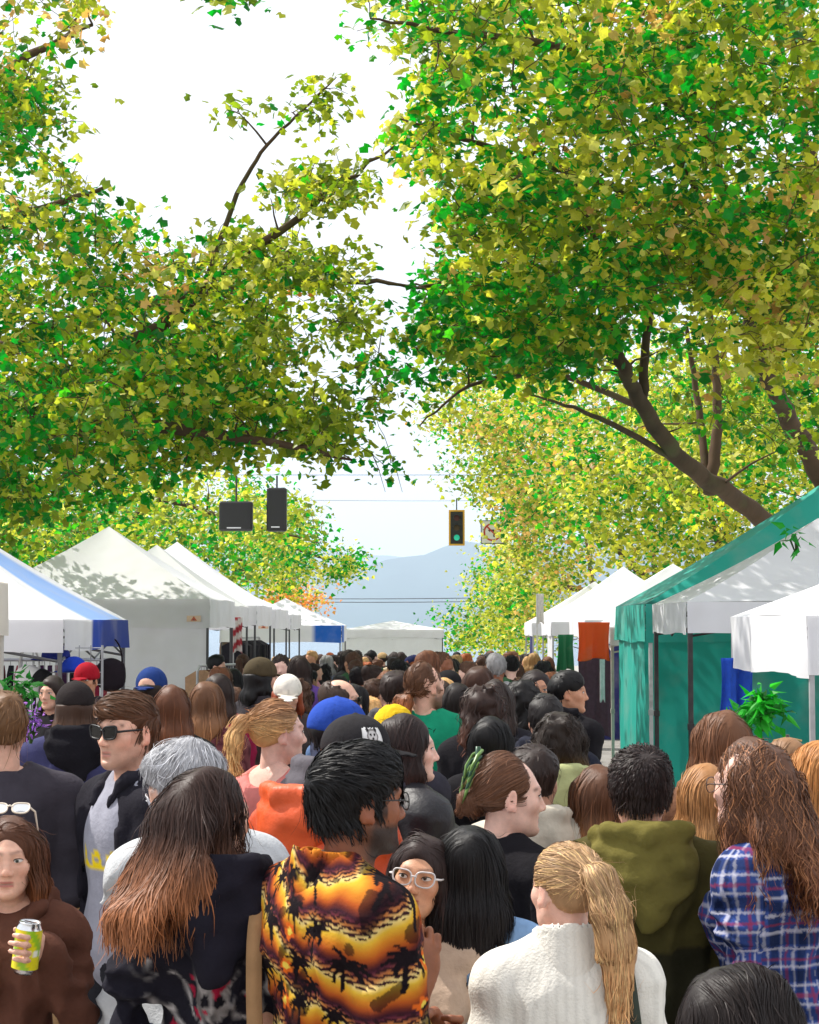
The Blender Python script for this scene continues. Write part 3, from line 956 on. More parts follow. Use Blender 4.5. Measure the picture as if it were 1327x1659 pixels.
    if 'collar' in top:
        V, Q = collar_geo(top.get('ch', .05), top.get('cr', .064), open_front=top.get('cof', True))
        cc = top['collar']
        mk('collar', V @ Rb.T + sh_, Q, M[top.get('mat', 'cloth')], e, cc(V) if callable(cc) else np.tile(np.asarray(cc), (len(V), 1)))
    # hair
    if hair:
        hair = dict(hair); f_ = 1.0 if d < 5.6 else .42 if d < 8 else .2
        hair['ns'] = int(hair.get('ns', 800) * f_); hair['sw'] = hair.get('sw', .0050) * (1 if f_ == 1 else 1.35 if f_ > .3 else 1.9)
        hair['h'] = .0105 if d < 5.6 else .013 if d < 8 else .017
        if d > 8: hair['fly'] = 0; hair['nseg'] = 6
        hg = hair_geo(hair, seed, hero, female)
        hg.V = [headput(v) for v in hg.V]
        hg.build('hair', M['hair'], e, True)
    add_lower(e, Rb, trousers, shoes)
    e_info = dict(root=e, Rh=Rh, headput=headput, Rb=Rb, s=s, H=H, top=to, A=A)
    PEOPLE.append((label, H, s * .235 * FPX / d))
    return e_info
PEOPLE = []
def uv_body(V):
    th = np.arctan2(V[:, 0], -V[:, 1])
    return th * .17, V[:, 2]
def strap(e, pts, width, col, Rb=np.eye(3), name='strap', th=.004, mat='cloth', sh=(0, 0, 0)):
    """flat band along pts given as (point, outward normal)"""
    P = np.array([p for p, n in pts], float); N = np.array([n for p, n in pts], float)
    t = np.linspace(0, 1, len(P)); tt = np.linspace(0, 1, 25)
    P = np.stack([np.interp(tt, t, P[:, i]) for i in range(3)], -1); N = np.stack([np.interp(tt, t, N[:, i]) for i in range(3)], -1)
    for _ in range(3): P[1:-1] = (P[:-2] + 2 * P[1:-1] + P[2:]) / 4
    N /= np.linalg.norm(N, axis=1, keepdims=True)
    T = np.gradient(P, axis=0); S = np.cross(T, N); S /= np.linalg.norm(S, axis=1, keepdims=True)
    V = np.stack([P - S * width / 2, P + S * width / 2, P + S * width / 2 + N * th, P - S * width / 2 + N * th], 1).reshape(-1, 3)
    i = np.arange(24)[:, None] * 4; j = np.arange(4)[None]; k = (j + 1) % 4
    Q = np.stack([i + j, i + k, i + 4 + k, i + 4 + j], -1).reshape(-1, 4)
    return mk(name, V @ np.asarray(Rb).T + np.asarray(sh), Q, M[mat], e, np.tile(col, (len(V), 1)))

# ------------------------------------------------------------------ ground, street, sea, mountains, haze
def strip(name, x0, x1, z_off, mat, y0=-30, y1=75, ny=54, xs=2):
    ys = np.linspace(y0, y1, ny); X = np.linspace(x0, x1, xs)
    V = np.array([(x, y, ground(y) + z_off) for y in ys for x in X])
    i = np.arange(ny - 1)[:, None] * xs + np.arange(xs - 1)[None]
    Q = np.stack([i, i + 1, i + xs + 1, i + xs], -1).reshape(-1, 4)
    return tag(mk(name, V, Q, mat), kind='structure')
far_z = ground(75)
ys = list(np.linspace(-60, 75, 60)) + [400]
V = np.array([(x, y, (ground(y) if y < 76 else -7.0) - .02) for y in ys for x in (-600, 600)])
i = np.arange(len(ys) - 1)[:, None] * 2
tag(mk('ground', V, np.concatenate([i, i + 1, i + 3, i + 2], 1), M['concrete']), kind='structure')
strip('road', -6.6, 6.6, 0.0, M['asphalt'])
for sgn, nm in ((-1, 'pavement_left'), (1, 'pavement_right')):
    a, b = sorted((sgn * 6.75, sgn * 11.0))
    strip(nm, a, b, .13, M['concrete'])
    a, b = sorted((sgn * 6.6, sgn * 6.75))
    ysk = np.linspace(-30, 75, 36)
    V = np.array([p for y in ysk for p in ((a, y, ground(y) - .02), (a, y, ground(y) + .13), (b, y, ground(y) + .13), (b, y, ground(y) - .02))])
    i = np.arange(35)[:, None] * 4; j = np.arange(3)[None]
    Q = np.stack([i + j, i + j + 1, i + j + 5, i + j + 4], -1).reshape(-1, 4)
    tag(mk('kerb_' + nm.split('_')[1], V, Q, M['concrete']), kind='structure')
V = np.array([(-9000, 400, -7.2), (9000, 400, -7.2), (9000, 9000, -7.2), (-9000, 9000, -7.2)])
tag(mk('water', V, np.array([[0, 1, 2, 3]]), M['water']), kind='structure')

def ridge(name, dist, prof, depth):
    """mountain: profile of photo pixels gives the skyline at that distance; slopes run down to the sea"""
    xs = np.linspace(-1500, 3200, 160)
    yy = np.interp(xs, [p[0] for p in prof], [p[1] for p in prof])
    r = np.random.default_rng(int(dist))
    yy = yy + 3.0 * np.sin(xs * .021 + 1) + 1.8 * np.sin(xs * .057) + r.normal(size=len(xs)) * .35
    V = []
    nr = 14
    for k in range(nr):
        f = k / (nr - 1)
        for x, y in zip(xs, yy):
            p = pix(x, y, dist)
            gully = 1 + .16 * math.sin(x * .03 + 3 * f) * math.sin(f * math.pi) + .08 * math.sin(x * .11 + 7 * f) * math.sin(f * math.pi)
            V.append((p[0], dist - depth * (1 - f), -8 + (p[2] + 8) * (f ** 1.15) * gully if f < 1 else p[2]))
    back = [(v[0], v[1] + depth * .6, -8) for v in V[-len(xs):]]
    V = np.array(V + back); n = len(xs)
    i = np.arange(nr)[:, None] * n + np.arange(n - 1)[None]
    Q = np.stack([i, i + 1, i + n + 1, i + n], -1).reshape(-1, 4)
    return tag(mk(name, V, Q, M['forest']), kind='structure')
ridge('hills_near', 6500, [(-1500, 900), (0, 905), (520, 930), (590, 914), (640, 903), (690, 896), (745, 880), (800, 884), (900, 872), (1200, 860), (2000, 900), (3200, 930)], 1500)
ridge('hills_far', 9000, [(-1500, 880), (0, 882), (480, 893), (560, 893), (640, 900), (800, 905), (1200, 890), (3200, 900)], 1200)
hz_m, nt, b, out = newmat('haze_air')
nt.nodes.remove(b)
pv = nt.nodes.new('ShaderNodeVolumePrincipled')
pv.inputs['Color'].default_value = (.74, .87, 1.0, 1)
pv.inputs['Density'].default_value = .00017
pv.inputs['Anisotropy'].default_value = .3
nt.links.new(pv.outputs['Volume'], out.inputs['Volume'])
g = Geo(); g.box((0, 5200, 200), (24000, 10800, 420))
tag(g.build('haze', hz_m, None, False, False), 'pale sea haze in the air over the street', 'haze', kind='stuff')

# ------------------------------------------------------------------ trees
LEAF_HI = np.array([(0, .02), (.46, .02), (.25, .30), (.47, .62), (.0, 1.05)])
def leaf_shape(hi):
    if hi:
        R = LEAF_HI; Lp = R[1:-1][::-1] * np.array([-1, 1])
        O = np.concatenate([R, Lp]); V = np.concatenate([[(0, .34)], O]); n = len(O)
        k = np.arange(1, n + 1); T = np.stack([np.zeros(n, int), k, k % n + 1], -1)
        z = -.45 * np.abs(V[:, 0]) ** 1.4 - .22 * np.maximum(V[:, 1] - .3, 0) ** 1.5 + .06 * np.sin(V[:, 0] * 9)
    else:
        V = np.array([(0, 0), (.5, .22), (.30, .50), (0, 1.0), (-.30, .50), (-.5, .22)])
        T = np.array([(0, 1, 2), (0, 2, 3), (0, 3, 4), (0, 4, 5)])
        z = -.4 * np.abs(V[:, 0]) ** 1.3 - .2 * np.maximum(V[:, 1] - .3, 0)
    return np.stack([V[:, 0], V[:, 1], z], -1), T
def leaf_frames(n, r, out, droop):
    th = r.random(n) * 6.283
    t = np.stack([np.cos(th), np.sin(th), np.zeros(n)], -1) * .8 + out * .5
    t[:, 2] -= droop + r.normal(size=n) * .45
    t /= np.linalg.norm(t, axis=1, keepdims=True)
    u = np.array([0, 0, 1.0]) + r.normal(size=(n, 3)) * .55
    u -= t * (u * t).sum(1, keepdims=True); u /= np.linalg.norm(u, axis=1, keepdims=True)
    x = np.cross(t, u)
    return np.stack([x, t, u], -1)       # columns
def inpoly(P, poly):
    poly = np.asarray(poly, float); x, y = P[:, 0], P[:, 1]; res = np.zeros(len(P), bool)
    j = len(poly) - 1
    for i in range(len(poly)):
        xi, yi = poly[i]; xj, yj = poly[j]
        c = ((yi > y) != (yj > y)) & (x < (xj - xi) * (y - yi) / (yj - yi + 1e-9) + xi)
        res ^= c; j = i
    return res
PAL = {
    'green': [C(16, 142, 24), C(4, 156, 36), C(70, 172, 24), C(10, 116, 20)],
    'olive': [C(150, 162, 34), C(126, 148, 28), C(176, 180, 56), C(100, 124, 22)],
    'yellow': [C(204, 198, 62), C(184, 184, 44), C(216, 210, 104)],
    'bronze': [C(214, 178, 96), C(222, 178, 112), C(200, 150, 80)],
    'orange': [C(232, 140, 66), C(224, 160, 92)],
}
def tree(label, group, base, limbs, regions, lsize, hi, seed, per=26, csize=.42, mix=None, single=0, twig_r=.010, droop=.45, dens=1.0):
    """limbs: list of (points, r0, r1); regions: (polygon px, d0, d1, n clumps, palette weights)"""
    r = np.random.default_rng(seed)
    root = empty('maple_tree', base); tag(root, label, 'tree', group)
    g = Geo()
    NB = np.zeros((60000, 3)); RB = np.zeros(60000); cnt = [0]
    def addtube(P, r0, r1, n):
        P = np.asarray(P, float)
        rr = np.linspace(r0, r1, len(P))
        g.add(*(lambda a: (a[0], [a[1], a[2]]))(tube(P, rr, n)), (1, 1, 1))
        k = cnt[0]; NB[k:k + len(P)] = P; RB[k:k + len(P)] = rr; cnt[0] = k + len(P)
    def smoothpath(P, m, jit):
        P = np.asarray(P, float); t = np.linspace(0, 1, len(P)); tt = np.linspace(0, 1, m)
        Q = np.stack([np.interp(tt, t, P[:, i]) for i in range(3)], -1)
        for _ in range(2): Q[1:-1] = (Q[:-2] + 2 * Q[1:-1] + Q[2:]) / 4
        Q[1:-1] += r.normal(size=(m - 2, 3)) * jit
        return Q
    for P, r0, r1 in limbs:
        addtube(smoothpath(P, max(8, 5 * len(P)), r0 * .12), r0, r1, 9)
    cl = []; cpal = []
    for poly, d0, d1, n, pal in regions:
        n = int(n * dens)
        poly = np.asarray(poly, float); lo, hi_ = poly.min(0), poly.max(0)
        got = []
        while len(got) < n:
            Q = lo + r.random((n * 3, 2)) * (hi_ - lo)
            got += list(Q[inpoly(Q, poly)])
        # clumpy: pull part of the clumps towards a few centres
        got = np.array(got[:n]); k = max(1, n // 9)
        cen = got[:k]
        j = r.integers(0, k, n); pull = (r.random(n) < .5) * .45
        pull[:k] = 0
        got = got + (cen[j] - got) * pull[:, None]
        keys = list(pal); w = np.array([pal[q] for q in keys], float); w /= w.sum()
        ck = r.choice(len(keys), k, p=w)
        for a in range(n):
            d = d0 + (d1 - d0) * r.random()
            cl.append(pix(got[a][0], got[a][1], d))
            cpal.append(keys[ck[j[a]]] if r.random() < .55 else keys[r.choice(len(keys), p=w)])
    cl = np.array(cl)
    N0 = NB[:cnt[0]].copy()
    order = np.argsort(np.min(np.linalg.norm(cl[:, None] - N0[None, ::2], axis=2), axis=1))
    twigs = []
    for c in order:
        p = cl[c]; N = NB[:cnt[0]]; R = RB[:cnt[0]]
        dd = np.linalg.norm(N - p, axis=1) + .6 * np.maximum(0, N[:, 2] - p[2]) - 3.0 * np.minimum(R, .05)
        a = dd.argmin(); L = np.linalg.norm(N[a] - p)
        r0 = min(R[a] * .75, .012 + .011 * L)
        mid = (N[a] + p) / 2 + np.array([0, 0, .10 * L]) + r.normal(size=3) * .06 * L
        path = smoothpath([N[a].copy(), mid, p], 5, .02 * L)
        addtube(path, r0, .005, 5 if r0 > .02 else 3)
        for q in range(1 if hi else 0):
            e = p + r.normal(size=3) * csize * .9
            g.tube([path[-2], (path[-2] + e) / 2 + np.array([0, 0, .04]), e], [twig_r * .7, twig_r * .5, .003], 3)
    g.build('trunk', M['bark'], root, True, False)
    for o in list(root.children): o.location = -Vector(base)
    # leaves
    n = len(cl) * per
    ci = np.repeat(np.arange(len(cl)), per)
    pos = cl[ci] + r.normal(size=(n, 3)) * csize * np.array([1, 1, .62])
    out = r.normal(size=(n, 3)) * .5; out[:, 2] = 0
    Fm = leaf_frames(n, r, out, droop)
    sz = lsize * np.exp(np.clip(r.normal(size=n) * .28, -.6, .38))
    LV, LT = leaf_shape(hi)
    col = np.empty((n, 3))
    for a, k in enumerate(cpal):
        pass
    keyarr = np.array(cpal)[ci]
    for k in PAL:
        m = np.nonzero(keyarr == k)[0]
        if len(m): col[m] = np.array(PAL[k])[r.integers(0, len(PAL[k]), len(m))]
    swap = r.random(n) < .22
    allk = mix or ['olive', 'green', 'yellow']
    pool = np.concatenate([PAL[k] for k in allk])
    col[swap] = pool[r.integers(0, len(pool), swap.sum())]
    col *= np.exp(r.normal(size=(n, 1)) * .16)
    X = (LV[None] * sz[:, None, None]) @ np.transpose(Fm, (0, 2, 1)) + pos[:, None]
    rest = np.arange(n)
    if single:
        dist = np.linalg.norm(pos - np.array([0, 0, CAMZ]), axis=1)
        u = np.array([topix(q) for q in pos[np.argsort(dist / sz)[:single * 5]]])
        o5 = np.argsort(dist / sz)[:single * 5]
        vis = (u[:, 0] > -20) & (u[:, 0] < 1347) & (u[:, 1] > -20) & (u[:, 1] < 1659)
        one = o5[vis][:single]
        rest = np.setdiff1d(rest, one)
    nv = len(LV)
    V = X[rest].reshape(-1, 3); T = (np.arange(len(rest))[:, None, None] * nv + LT[None]).reshape(-1, 3)
    cr = mk('crown', V - np.asarray(base), T, M['leaf'], root, np.repeat(col[rest], nv, 0), False)
    cr['kind'] = 'stuff'
    if single:
        mats = [mesh_data('leaf', LV, LT, np.tile(c, (nv, 1)), False, (M['leaf'],)) for c in
                (PAL['green'] + PAL['olive'] + PAL['yellow'][:2] + PAL['bronze'][:1])]
        mc = np.array([np.asarray(c) for c in PAL['green'] + PAL['olive'] + PAL['yellow'][:2] + PAL['bronze'][:1]])
        for q in one:
            k = np.linalg.norm(mc - col[q], axis=1).argmin()
            o = mko('leaf', mats[k], cr)
            mm = np.eye(4); mm[:3, :3] = Fm[q] * sz[q]; mm[:3, 3] = pos[q] - np.asarray(base)
            o.matrix_local = Matrix(mm.tolist())
    return root
def px3(*pts): return [pix(*p) for p in pts]
GRP = 'maples along the street'
# left side, near: trunk outside the frame on the pavement
bL = np.array([-8.0, 22.0, .13])
top = np.array([-7.6, 22.0, 4.2])
tree('big olive green maple arching over the left stalls from outside the frame', GRP, bL, [
    ([bL, (-7.9, 22, 2.2), top], .30, .24),
    ([top, pix(-60, 640, 21.8), pix(140, 600, 21.5), pix(265, 525, 21), pix(360, 440, 20.5), pix(520, 320, 20), pix(640, 236, 19.5)], .15, .012),
    ([pix(330, 465, 20.6), pix(385, 310, 20.3), pix(430, 235, 20), pix(505, 165, 19.8), pix(545, 125, 19.6)], .035, .006),
    ([top, pix(-80, 400, 22), pix(60, 340, 22), pix(180, 300, 22)], .12, .02),
    ([top, pix(-90, 200, 22), pix(40, 90, 21), pix(150, 40, 20.5)], .12, .02),
    ([top, pix(-40, 700, 20), pix(250, 690, 19), pix(440, 715, 18.5), pix(570, 745, 18)], .13, .012),
    ([top, pix(100, 520, 24), pix(350, 470, 24), pix(480, 460, 23.5), pix(600, 455, 23), pix(690, 465, 22.8)], .12, .010),
], [
    ([(-350, -150), (150, -150), (155, 50), (150, 85), (110, 100), (40, 100), (-20, 120), (-350, 180)], 18, 24, 60, {'olive': 6, 'yellow': 2, 'bronze': 1}),
    ([(-60, 90), (80, 110), (95, 170), (110, 230), (70, 240), (-60, 200)], 18, 23, 26, {'olive': 6, 'green': 2}),
    ([(-350, 210), (40, 210), (110, 270), (180, 310), (260, 365), (310, 420), (350, 500), (300, 770), (0, 800), (-350, 820)], 18, 25, 310, {'olive': 5, 'yellow': 3, 'green': 4, 'bronze': .6}),
    ([(320, 430), (440, 450), (490, 500), (500, 570), (470, 640), (500, 710), (440, 725), (300, 760), (250, 600)], 18, 25, 90, {'olive': 5, 'green': 4, 'yellow': 3}),
    ([(400, 320), (480, 285), (560, 255), (620, 255), (620, 300), (580, 325), (500, 335), (430, 345)], 18.5, 21.5, 14, {'olive': 7, 'yellow': 3}),
    ([(320, 380), (400, 370), (500, 395), (570, 430), (540, 460), (420, 440), (340, 430)], 18.5, 23, 26, {'olive': 6, 'yellow': 3, 'orange': .2}),
    ([(470, 580), (540, 600), (560, 690), (600, 745), (570, 775), (520, 745), (470, 755), (450, 700)], 17.5, 20, 14, {'olive': 5, 'green': 4}),
    ([(540, 460), (590, 460), (590, 560), (540, 560)], 20, 23, 6, {'olive': 6, 'yellow': 2, 'orange': .5}),
    ([(520, 380), (640, 440), (620, 620), (640, 760), (600, 770), (570, 600), (540, 470)], 18, 22, 7, {'olive': 6, 'green': 3}),
    ([(505, 130), (550, 120), (555, 150), (470, 240), (440, 220)], 19.5, 20, 3, {'olive': 6}),
    ([(355, 160), (420, 195), (400, 210), (350, 190)], 20, 20.4, 1.1, {'olive': 6}),
    ([(-350, 760), (240, 760), (200, 850), (60, 880), (-350, 900)], 19, 25, 60, {'green': 6, 'olive': 5}),
    ([(-50, 560), (420, 560), (400, 750), (-50, 800)], 17, 22, 90, {'green': 5, 'olive': 5, 'yellow': 2}),
], .092, True, 3, per=22, csize=.18, dens=2.0, mix=['olive', 'green', 'yellow'])
# left side, far: brighter crowns over the stalls
bL2 = np.array([-8.2, 46.0, ground(46) + .13])
tL2 = np.array([-7.8, 46, 4.0])
tree('bright yellow green maple behind the white left stalls', GRP, bL2, [
    ([bL2, tL2], .26, .2), ([tL2, pix(250, 800, 45), pix(400, 850, 44), pix(520, 880, 43)], .1, .01), ([tL2, pix(100, 850, 46), pix(300, 880, 45)], .1, .02)],
    [([(-150, 770), (430, 770), (495, 820), (510, 900), (440, 960), (330, 940), (-150, 960)], 40, 56, 350, {'yellow': 3, 'olive': 6, 'green': 5})],
    .135, False, 5, per=44, csize=.40, dens=1.2, mix=['olive', 'green', 'yellow'])
bL3 = np.array([-6.9, 62.0, ground(62) + .13])
tL3 = np.array([-6.6, 62, 3.4])
tree('small bright green tree reaching out before the blue mountain', GRP, bL3, [
    ([bL3, tL3], .18, .14), ([tL3, pix(450, 880, 61), pix(540, 910, 60), pix(585, 893, 60)], .08, .012), ([tL3, pix(440, 800, 62), pix(480, 830, 61)], .07, .02)],
    [([(380, 790), (470, 810), (520, 870), (500, 940), (440, 960), (370, 940)], 57, 66, 95, {'green': 6, 'olive': 4, 'yellow': 3}),
     ([(510, 880), (590, 888), (580, 925), (530, 945), (500, 920)], 59, 61, 14, {'green': 5, 'yellow': 5}),
     ([(430, 940), (520, 955), (510, 985), (440, 980)], 66, 70, 22, {'orange': 5, 'yellow': 4, 'bronze': 3})],
    .135, False, 6, per=44, csize=.34, dens=1.2, mix=['green', 'yellow'])
# right side, near
bR = np.array([6.9, 29.0, ground(29) + .13])
fork = pix(1400, 890, 28.8)
tree('large maple on the right with dark forked trunk above the teal tent', GRP, bR, [
    ([bR, (6.85, 29, 1.6), fork], .42, .36),
    ([fork, pix(1290, 880, 27.5), pix(1200, 815, 26), pix(1095, 745, 24.5), pix(1040, 655, 23), pix(1003, 590, 22), pix(985, 520, 21.5), pix(975, 430, 21), pix(930, 300, 20)], .17, .03),
    ([fork, pix(1345, 800, 28), pix(1285, 690, 26.5), pix(1235, 600, 24.5), pix(1210, 500, 23), pix(1190, 420, 22), pix(1100, 250, 20.5)], .19, .035),
    ([pix(1095, 745, 24.5), pix(1000, 690, 23), pix(930, 660, 22), pix(860, 640, 21)], .05, .01),
    ([pix(1040, 655, 23), pix(1045, 560, 22.5), pix(1065, 440, 22), pix(1060, 300, 21)], .07, .02),
    ([pix(1235, 600, 24.5), pix(1260, 480, 23.5), pix(1290, 330, 22)], .09, .02),
    ([fork, pix(1370, 700, 29), pix(1335, 400, 28), pix(1300, 180, 26)], .22, .08),
    ([pix(1150, 800, 27), pix(1165, 700, 27.2), pix(1160, 600, 27.3), pix(1150, 480, 27)], .10, .04),
    ([pix(1150, 800, 27), pix(1130, 640, 27.6), pix(1110, 520, 27.5)], .07, .03),
    ([pix(1005, 590, 25.5), pix(900, 480, 23), pix(780, 450, 21), pix(690, 467, 20), pix(600, 455, 19.5)], .06, .008),
    ([pix(1210, 500, 26), pix(1120, 360, 22), pix(960, 290, 20), pix(760, 230, 19), pix(640, 190, 18.5)], .07, .008),
    ([pix(1190, 420, 25), pix(1150, 200, 20), pix(900, 70, 18), pix(700, 48, 17), pix(600, 30, 16.5)], .08, .008),
    ([pix(1040, 660, 26), pix(900, 600, 24), pix(760, 620, 22), pix(680, 690, 21)], .05, .008),
], [
    ([(560, -150), (1500, -150), (1500, 220), (1050, 330), (740, 260), (660, 180), (690, 140), (620, 95), (575, 55), (580, -20)], 16, 23, 310, {'green': 4, 'olive': 5, 'yellow': 4, 'bronze': .6}),
    ([(660, 190), (760, 250), (1050, 330), (1500, 220), (1500, 560), (1150, 470), (900, 480), (730, 460), (740, 400), (690, 390), (740, 330), (720, 290), (650, 240)], 17, 25, 310, {'olive': 5, 'yellow': 4, 'green': 4.5, 'bronze': .8}),
    ([(700, 420), (900, 480), (1050, 470), (960, 610), (880, 620), (780, 600), (710, 660), (680, 610), (650, 560), (690, 500)], 18, 25, 105, {'green': 6, 'olive': 5, 'yellow': 2}),
    ([(1050, 480), (1500, 460), (1500, 760), (1250, 840), (1120, 850), (1000, 720), (960, 620)], 28, 35, 190, {'olive': 6, 'green': 5, 'yellow': 4}),
    ([(930, 470), (1400, 470), (1400, 800), (1230, 800), (1080, 790), (1010, 720), (930, 600)], 20, 25, 14, {'olive': 5, 'green': 5, 'yellow': 2}),
    ([(1170, 430), (1400, 410), (1400, 610), (1260, 600), (1090, 620), (1100, 560), (1200, 540)], 17, 20, 26, {'bronze': 6, 'orange': 1.2, 'yellow': 5, 'olive': 2}),
    ([(320, -60), (440, -60), (430, -5), (400, 15), (355, 20), (325, 0)], 15.5, 16.5, 4, {'olive': 5, 'green': 2}),
], .099, True, 11, per=22, csize=.19, dens=2.0, mix=['olive', 'green', 'yellow'], single=280)
# right side, far: yellow crowns running down the street
for i, (bx, by, polys, nm) in enumerate([
    (7.6, 44, [([(850, 600), (1120, 560), (1330, 640), (1330, 930), (1060, 960), (960, 900), (900, 840)], 39, 47, 300, {'yellow': 5, 'olive': 6, 'green': 3, 'bronze': .8})],
     'yellow green maple behind the dark forked trunk'),
    (7.8, 60, [([(700, 640), (860, 600), (980, 680), (980, 960), (900, 1030), (840, 1000), (800, 880), (830, 850), (760, 810), (700, 740)], 52, 66, 290, {'yellow': 6, 'olive': 5, 'bronze': 1.3, 'green': 1})],
     'golden maple leaning over the traffic light'),
    (7.0, 74, [([(790, 880), (900, 880), (900, 1060), (735, 1060), (735, 1030), (770, 960)], 68, 80, 170, {'yellow': 7, 'olive': 5, 'green': 3}),
               ([(700, 985), (760, 985), (760, 1050), (700, 1040)], 68, 72, 6, {'green': 5})],
     'round yellow green maple farthest down the right kerb')]):
    b0 = np.array([bx, by, ground(by) + .13]); t0 = np.array([bx - .3, by, 3.2])
    c0 = pix(*np.mean(polys[0][0], axis=0), by)
    tree(nm, GRP, b0, [([b0, t0], .26, .2), ([t0, (t0 + c0) / 2 + np.array([0, 0, .8]), c0], .14, .03), ([t0, t0 + np.array([-.3, 1, 3])], .12, .03)], polys, .135, False, 21 + i, per=46, csize=.42, dens=1.25,
         mix=['yellow', 'olive', 'green'])

# ------------------------------------------------------------------ market tents
WHITE, GREYPOST, BLACKPOST = C(236, 236, 240), C(168, 168, 170), C(34, 32, 34)
def tent(label, lx, d0, w, l, eave, peak, val, side, group='market tents lining the street', post=GREYPOST, colfn=None, valcol=None, rz=0.0, walls=(), legs=(0, 1, 2, 3),
         posth=.016, seed=0, sag=.10, valance_cols=None):
    """street side edge at x = lx; side = -1 left row, +1 right row; d0 = edge nearest the camera. corner order: street-near, street-far, back-far, back-near"""
    zg = ground(d0 + l / 2)
    root = empty('market_tent', (lx, d0, zg), rz); tag(root, label, 'tent', group)
    s = side
    cs = np.array([(0, 0), (0, l), (s * w, l), (s * w, 0)], float)
    ez, pz = eave - zg, peak - zg
    cen = np.array([s * w / 2, l / 2])
    n = 14
    g = Geo()
    for k in range(4):
        a, b = cs[k], cs[(k + 1) % 4]
        V = []; cc = []
        for i in range(n + 1):
            f = i / n
            for j in range(n + 1):
                t = j / n
                e = a + (b - a) * t
                q = e + (cen - e) * f
                sg = -sag * math.sin(math.pi * f) * (.35 + .65 * math.sin(math.pi * t))
                z = ez + (pz - ez) * f + sg + .012 * math.sin(7 * t + 5 * f + seed + k) * math.sin(math.pi * t) * (1 - f)
                V.append((q[0], q[1], z)); cc.append(colfn(k, t, f) if colfn else WHITE)
        i = np.arange(n)[:, None] * (n + 1) + np.arange(n)[None]
        Q = np.stack([i, i + 1, i + n + 2, i + n + 1], -1).reshape(-1, 4)
        if s > 0: Q = Q[:, ::-1]
        g.add(V, Q, cc)
    g.build('canopy', M['canvas'], root, True)
    for k in range(4):
        a, b = cs[k], cs[(k + 1) % 4]; nrm = np.array([(b - a)[1], -(b - a)[0]]); nrm /= np.linalg.norm(nrm)
        if nrm @ (cen - (a + b) / 2) > 0: nrm = -nrm
        V = []; cc = []; m = 24
        for i in range(5):
            f = i / 4
            for j in range(m + 1):
                t = j / m
                q = a + (b - a) * t + nrm * (.006 + .014 * f * math.sin(t * 23 + seed * 1.7 + k) + .012 * f * math.sin(t * 51 + seed))
                z = ez - val * f + .012 * f * math.sin(t * 9 + seed)
                V.append((q[0], q[1], z)); cc.append(valcol(k, t) if valcol else WHITE)
        i = np.arange(4)[:, None] * (m + 1) + np.arange(m)[None]
        Q = np.stack([i, i + 1, i + m + 2, i + m + 1], -1).reshape(-1, 4)
        mk('valance', V, Q, M['canvas'], root, cc)
    for k in legs:
        q = cs[k] + (cen - cs[k]) * .02
        gg = Geo(); gg.box((q[0], q[1], (ez - .03) / 2 + .01), (posth * 2, posth * 2, ez - .05), None, post, .003)
        gg.box((q[0], q[1], (ez - .03) * .5), (posth * 2.7, posth * 2.7, .06), None, post * .8, .004)
        gg.box((q[0], q[1], .012), (.10, .10, .012), None, post * .7)
        gg.build('leg', M['steel'], root)
    for k in range(4):
        a, b = cs[k] + (cen - cs[k]) * .02, cs[(k + 1) % 4] + (cen - cs[(k + 1) % 4]) * .02
        gg = Geo()
        for u, v in ((0, .5), (.5, 1)):
            p, q = a + (b - a) * u, a + (b - a) * v
            gg.tube([(p[0], p[1], ez - .06), (q[0], q[1], ez - .32)], .011, 4, post); gg.tube([(p[0], p[1], ez - .32), (q[0], q[1], ez - .06)], .011, 4, post)
        gg.build('truss', M['steel'], root)
    for (k, t0, t1, col, zb) in walls:
        a, b = cs[k], cs[(k + 1) % 4]
        p, q = a + (b - a) * t0, a + (b - a) * t1
        p = p + (cen - p) * .012; q = q + (cen - q) * .012
        L = np.linalg.norm(q - p); m = max(8, int(L * 14)); dr = (q - p) / L; nn = np.array([dr[1], -dr[0]])
        V = []
        for i in range(13):
            f = i / 12
            for j in range(m + 1):
                t = j / m
                o = nn * (.018 * math.sin(t * L * 9 + 2 * f + seed) + .012 * math.sin(t * L * 23 + f * 3) + .015 * math.sin(f * 5 + t * 3)) * (.3 + .7 * f)
                c2 = p + dr * L * t + o
                V.append((c2[0], c2[1], ez - .06 - f * (ez - .06 - zb)))
        i = np.arange(12)[:, None] * (m + 1) + np.arange(m)[None]
        Q = np.stack([i, i + 1, i + m + 2, i + m + 1], -1).reshape(-1, 4)
        mk('sidewall', V, Q, M['canvas'], root, np.tile(col, (len(V), 1)))
    return root
TEAL, DTEAL = C(52, 184, 168), C(12, 104, 98)
LBLUE, BLUE, DBLUE = C(150, 184, 240), C(24, 66, 176), C(40, 62, 150)
LX = -2.74
tent('cream canopy corner cut off by the left picture edge', -2.76, 9.0, 3.0, 3.2, 2.335, 3.1, .34, -1, valcol=lambda k, t: C(232, 226, 216), colfn=lambda k, t, f: C(234, 228, 218), seed=1, post=C(196, 192, 186))
tent('blue and white striped tent at the left edge', LX, 14.0, 3.0, 3.0, 2.10, 3.12, .24, -1,
     colfn=lambda k, t, f: (LBLUE if k == 0 and .42 < t < .88 else WHITE),
     valcol=lambda k, t: (BLUE if k == 0 and .40 < t < .58 else DBLUE if k == 0 and t >= .58 else WHITE), seed=2, post=C(96, 96, 100))
tent('tall white tent with white sidewall beside the blue striped tent', LX, 23.5, 3.1, 3.0, 2.38, 3.38, .36, -1, seed=3, walls=[(3, 0, 1, C(232, 232, 238), .1)], post=C(70, 70, 74))
